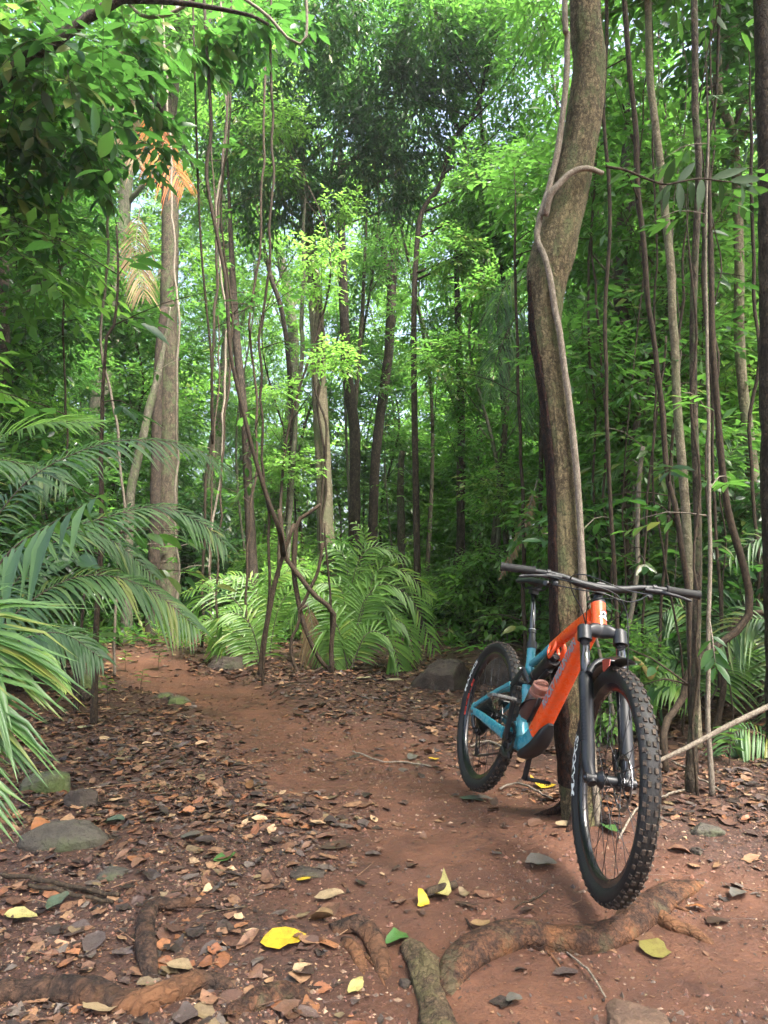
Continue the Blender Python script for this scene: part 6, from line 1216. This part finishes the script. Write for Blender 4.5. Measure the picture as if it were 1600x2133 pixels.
# ------------------------------------------------------------ leaves one can point at
def leafcol(name, c, spot=(.25, .12, .03), tw=.25):
    m, t, p = mat(name); v = mapping(t, (1, 1, 1)); f = noise(t, 40, 4, .7, v); g = noise(t, 320, 2, .5, v); cc = mixc(t, ramp(t, f, [(.46, (0, 0, 0)), (.68, (.8, .8, .8))]), c, spot)
    cc = mixc(t, ramp(t, g, [(.64, (0, 0, 0)), (.68, (.8, .8, .8))]), cc, tuple(x * .4 for x in spot)); t.links.new(cc, p.inputs['Base Color']); p.inputs['Roughness'].default_value = .5
    bump(t, f, .3, .01, p); return m
CL = dict(yellow=(.50, .34, .02), paleyellow=(.52, .46, .16), pale=(.50, .47, .26), green=(.06, .17, .035), tan=(.30, .19, .09), brown=(.20, .09, .035), grey=(.13, .12, .10), olive=(.24, .21, .05), orange=(.38, .14, .04), dark=(.05, .03, .022), buff=(.38, .28, .16), greengrey=(.08, .12, .08))
CL = {k_: tuple(x * (.62 if k_ not in ('dark', 'yellow') else .85) for x in v_) for k_, v_ in CL.items()}
CM = {k_: leafcol('fallen_' + k_, v_, tuple(np.array(v_) * .45 + np.array((.03, .015, .005)))) for k_, v_ in CL.items()}
LV_ = [(592, 1962, 84, 50, 'yellow', 20, .35, 'large bright yellow spotted leaf with a folded edge, bottom centre-left'), (882, 1888, 40, 20, 'yellow', 100, .8, 'small bright yellow leaf leaning on the short dark stick'), (924, 1866, 46, 24, 'paleyellow', 70, .9, 'pale cream leaf standing up behind the short dark stick'),
 (636, 1838, 40, 16, 'yellow', 0, .3, 'dull yellow leaf left of centre in the foreground'), (684, 1872, 60, 22, 'buff', 15, .4, 'curled cream-brown leaf above the dark knuckled root'), (668, 1924, 54, 26, 'tan', 170, .3, 'yellowish tan leaf beside the dark knuckled root'),
 (1366, 1984, 48, 42, 'olive', 60, .3, 'round yellow-green leaf below the thick orange-brown root'), (467, 1792, 40, 22, 'green', 40, .5, 'fresh green leaf on dark soil left of centre'), (40, 1920, 66, 26, 'paleyellow', 5, .3, 'pale yellow leaf near the left edge'), (92, 1735, 62, 40, 'orange', 150, .5, 'big orange-brown leaf on the grey-green slab'),
 (240, 1718, 46, 22, 'greengrey', 0, .2, 'blue-green leaf right of the grey-green slab'), (1128, 1806, 70, 34, 'grey', 5, .1, 'flat grey-brown leaf pressed in bare soil left of the front tyre'), (830, 1962, 52, 24, 'green', 45, .3, 'green leaf with brown holes above the upright grey root'), (1178, 1722, 46, 14, 'buff', 0, .2, 'narrow light brown leaf just left of the front tyre'),
 (546, 1685, 36, 14, 'buff', 5, .2, 'light tan leaf on the track, left of centre'), (982, 1668, 50, 24, 'greengrey', 160, .2, 'grey-green leaf under the rear tyre'), (1495, 1924, 50, 26, 'dark', 10, .9, 'dark curled leaf near the right edge in the foreground'), (1452, 1896, 36, 16, 'orange', 160, .3, 'small orange-brown leaf right of the thick root'),
 (972, 1890, 46, 16, 'dark', 150, .7, 'dark rolled leaf right of the short dark stick'), (372, 2022, 54, 24, 'buff', 170, .3, 'crumpled pale tan leaf above the bottom left root'), (742, 2062, 40, 18, 'paleyellow', 60, .4, 'cream leaf scrap near the bottom centre'), (1072, 2092, 34, 22, 'grey', 0, .3, 'small grey leaf below the thick root'),
 (400, 1745, 40, 22, 'grey', 30, .3, 'grey leaf in the left foreground litter'), (300, 1600, 40, 22, 'tan', 0, .5, 'tan heart-shaped leaf in the litter under the left palm'), (258, 1585, 34, 20, 'buff', 60, .3, 'pale oval leaf by the tips of the left palm'), (180, 1518, 34, 16, 'pale', 60, .5, 'pale green leaf standing at the end of the left palm leaflets'),
 (520, 1640, 34, 14, 'brown', 100, .3, 'brown leaf at the left rim of the track'), (1270, 1730, 44, 18, 'green', 100, .2, 'green leaf seen through the front wheel'), (760, 1416, 40, 14, 'pale', 10, .3, 'white-looking leaf at the far edge of the clearing'), (820, 1418, 36, 14, 'pale', 170, .3, 'second pale leaf at the far edge, nearer the boulder'),
 (860, 1580, 30, 16, 'grey', 70, .5, 'grey-green upright leaf in mid trail'), (905, 1585, 30, 8, 'yellow', 0, .2, 'thin yellow leaf in mid trail near the rear wheel'), (700, 1768, 60, 26, 'dark', 20, .5, 'dark folded leaf in the middle of the track'), (1010, 1668, 40, 18, 'grey', 10, .4, 'grey leaf just below the rear tyre'),
 (1130, 1640, 50, 26, 'yellow', 150, .4, 'yellow torn leaf beside the lower pedal'), (1540, 1870, 46, 24, 'grey', 40, .3, 'grey leaf in the right foreground litter'), (1100, 1900, 30, 10, 'dark', 30, .4, 'thin dark leaf on the bare soil in the foreground'), (1000, 1935, 40, 20, 'tan', 20, .3, 'tan leaf lying at the top of the thick root'), (210, 2110, 70, 30, 'buff', 10, .3, 'big pale tan leaf at the bottom left corner'), (120, 1890, 50, 22, 'greengrey', 80, .3, 'dull green leaf at far left in the litter')]
rs = np.random.RandomState(4)
for px_, py_, lp, wp_, cname, ang, curl, lab in LV_:
    p0 = G(px_, py_); s_ = np.hypot(p0[1], CAMH) / FPX; fs = CAMH / np.hypot(p0[1], CAMH)
    a = radians(ang); L_ = lp * .85 * s_ * (1 + .5 * abs(sin(a))); W2 = max(wp_ * s_ * 1.25, L_ * .35); d = MB()
    curled(d, np.zeros(1), np.zeros(1), np.zeros(1) + .006, np.array([L_]), np.array([W2]), np.array([a]), rs, np.array([[0, 0, 0]]), tilt=.12 if curl < .6 else .5, curl=curl, torn=.0)
    o = d.obj('fallen_leaf', CM[cname]); o.location = p0 + [0, 0, .008]; tag(o, lab, 'leaf')
# hanging yellow dead leaf behind the front wheel
d = MB(); P = ats([(1318, 1368), (1340, 1388), (1356, 1412), (1372, 1386)], 4.2); q = smooth_path(P, 14); d.add(*sweep(q - q[0], [.006, .010, .013, .014, .014, .014, .014, .015, .016, .015, .013, .010, .007, .003], .002, n=8, up=(0, 1, .2))); o = d.obj('hanging_leaf', CM['olive']); o.location = q[0]; tag(o, 'twisted yellow-brown dying leaf hanging behind the top of the front wheel', 'leaf')

# thin rootlets threading out of the soil round the big root
rs = np.random.RandomState(88)
for i_, (px_, py_, dx, dy, w_) in enumerate([(980, 1990, -90, 60, 9), (1130, 1975, 60, 70, 7), (1380, 1880, 90, 30, 9), (760, 1990, 60, 90, 8), (400, 1890, 120, -30, 8), (230, 2085, -60, -70, 9), (640, 2060, 110, -20, 7), (1010, 1960, -60, -70, 6)]):
    groot([(px_, py_, 0), (px_ + dx * .35, py_ + dy * .2 + 6, .002), (px_ + dx * .7, py_ + dy * .7, -.001), (px_ + dx, py_ + dy, -.012)], [w_, w_ * .8, w_ * .6, w_ * .3], ('thin rootlet leaving the thick worn root toward the grey root', 'thin rootlet below the middle of the thick worn root', 'thin rootlet running right from the end of the thick worn root', 'thin rootlet below the dark knuckled root', 'thin rootlet running right from the bent reddish stub', 'thin rootlet above the long dark root at bottom left', 'thin rootlet joining the low orange hump and the grey root', 'thin rootlet just above the left end of the thick worn root')[i_], 'root_dark', .5, 90 + i_, lump=.15)
# ------------------------------------------------------------ humid air under the canopy
hz = MB(); v, f = box((0, 52, 18), (190, 160, 42)); hz.add(v, f); m = bpy.data.materials.new('haze_air'); m.use_nodes = True; t = m.node_tree; t.nodes.clear()
o_ = t.nodes.new('ShaderNodeOutputMaterial'); pv = t.nodes.new('ShaderNodeVolumePrincipled'); pv.inputs['Color'].default_value = (.86, .93, .92, 1); pv.inputs['Density'].default_value = HAZE; pv.inputs['Anisotropy'].default_value = .3
t.links.new(pv.outputs[0], o_.inputs['Volume']); haze = hz.obj('haze', m, smooth=False); haze.data.attributes.remove(haze.data.attributes['rnd']); tag(haze, 'thin pale humid air between the far trunks', 'haze', kind='stuff')
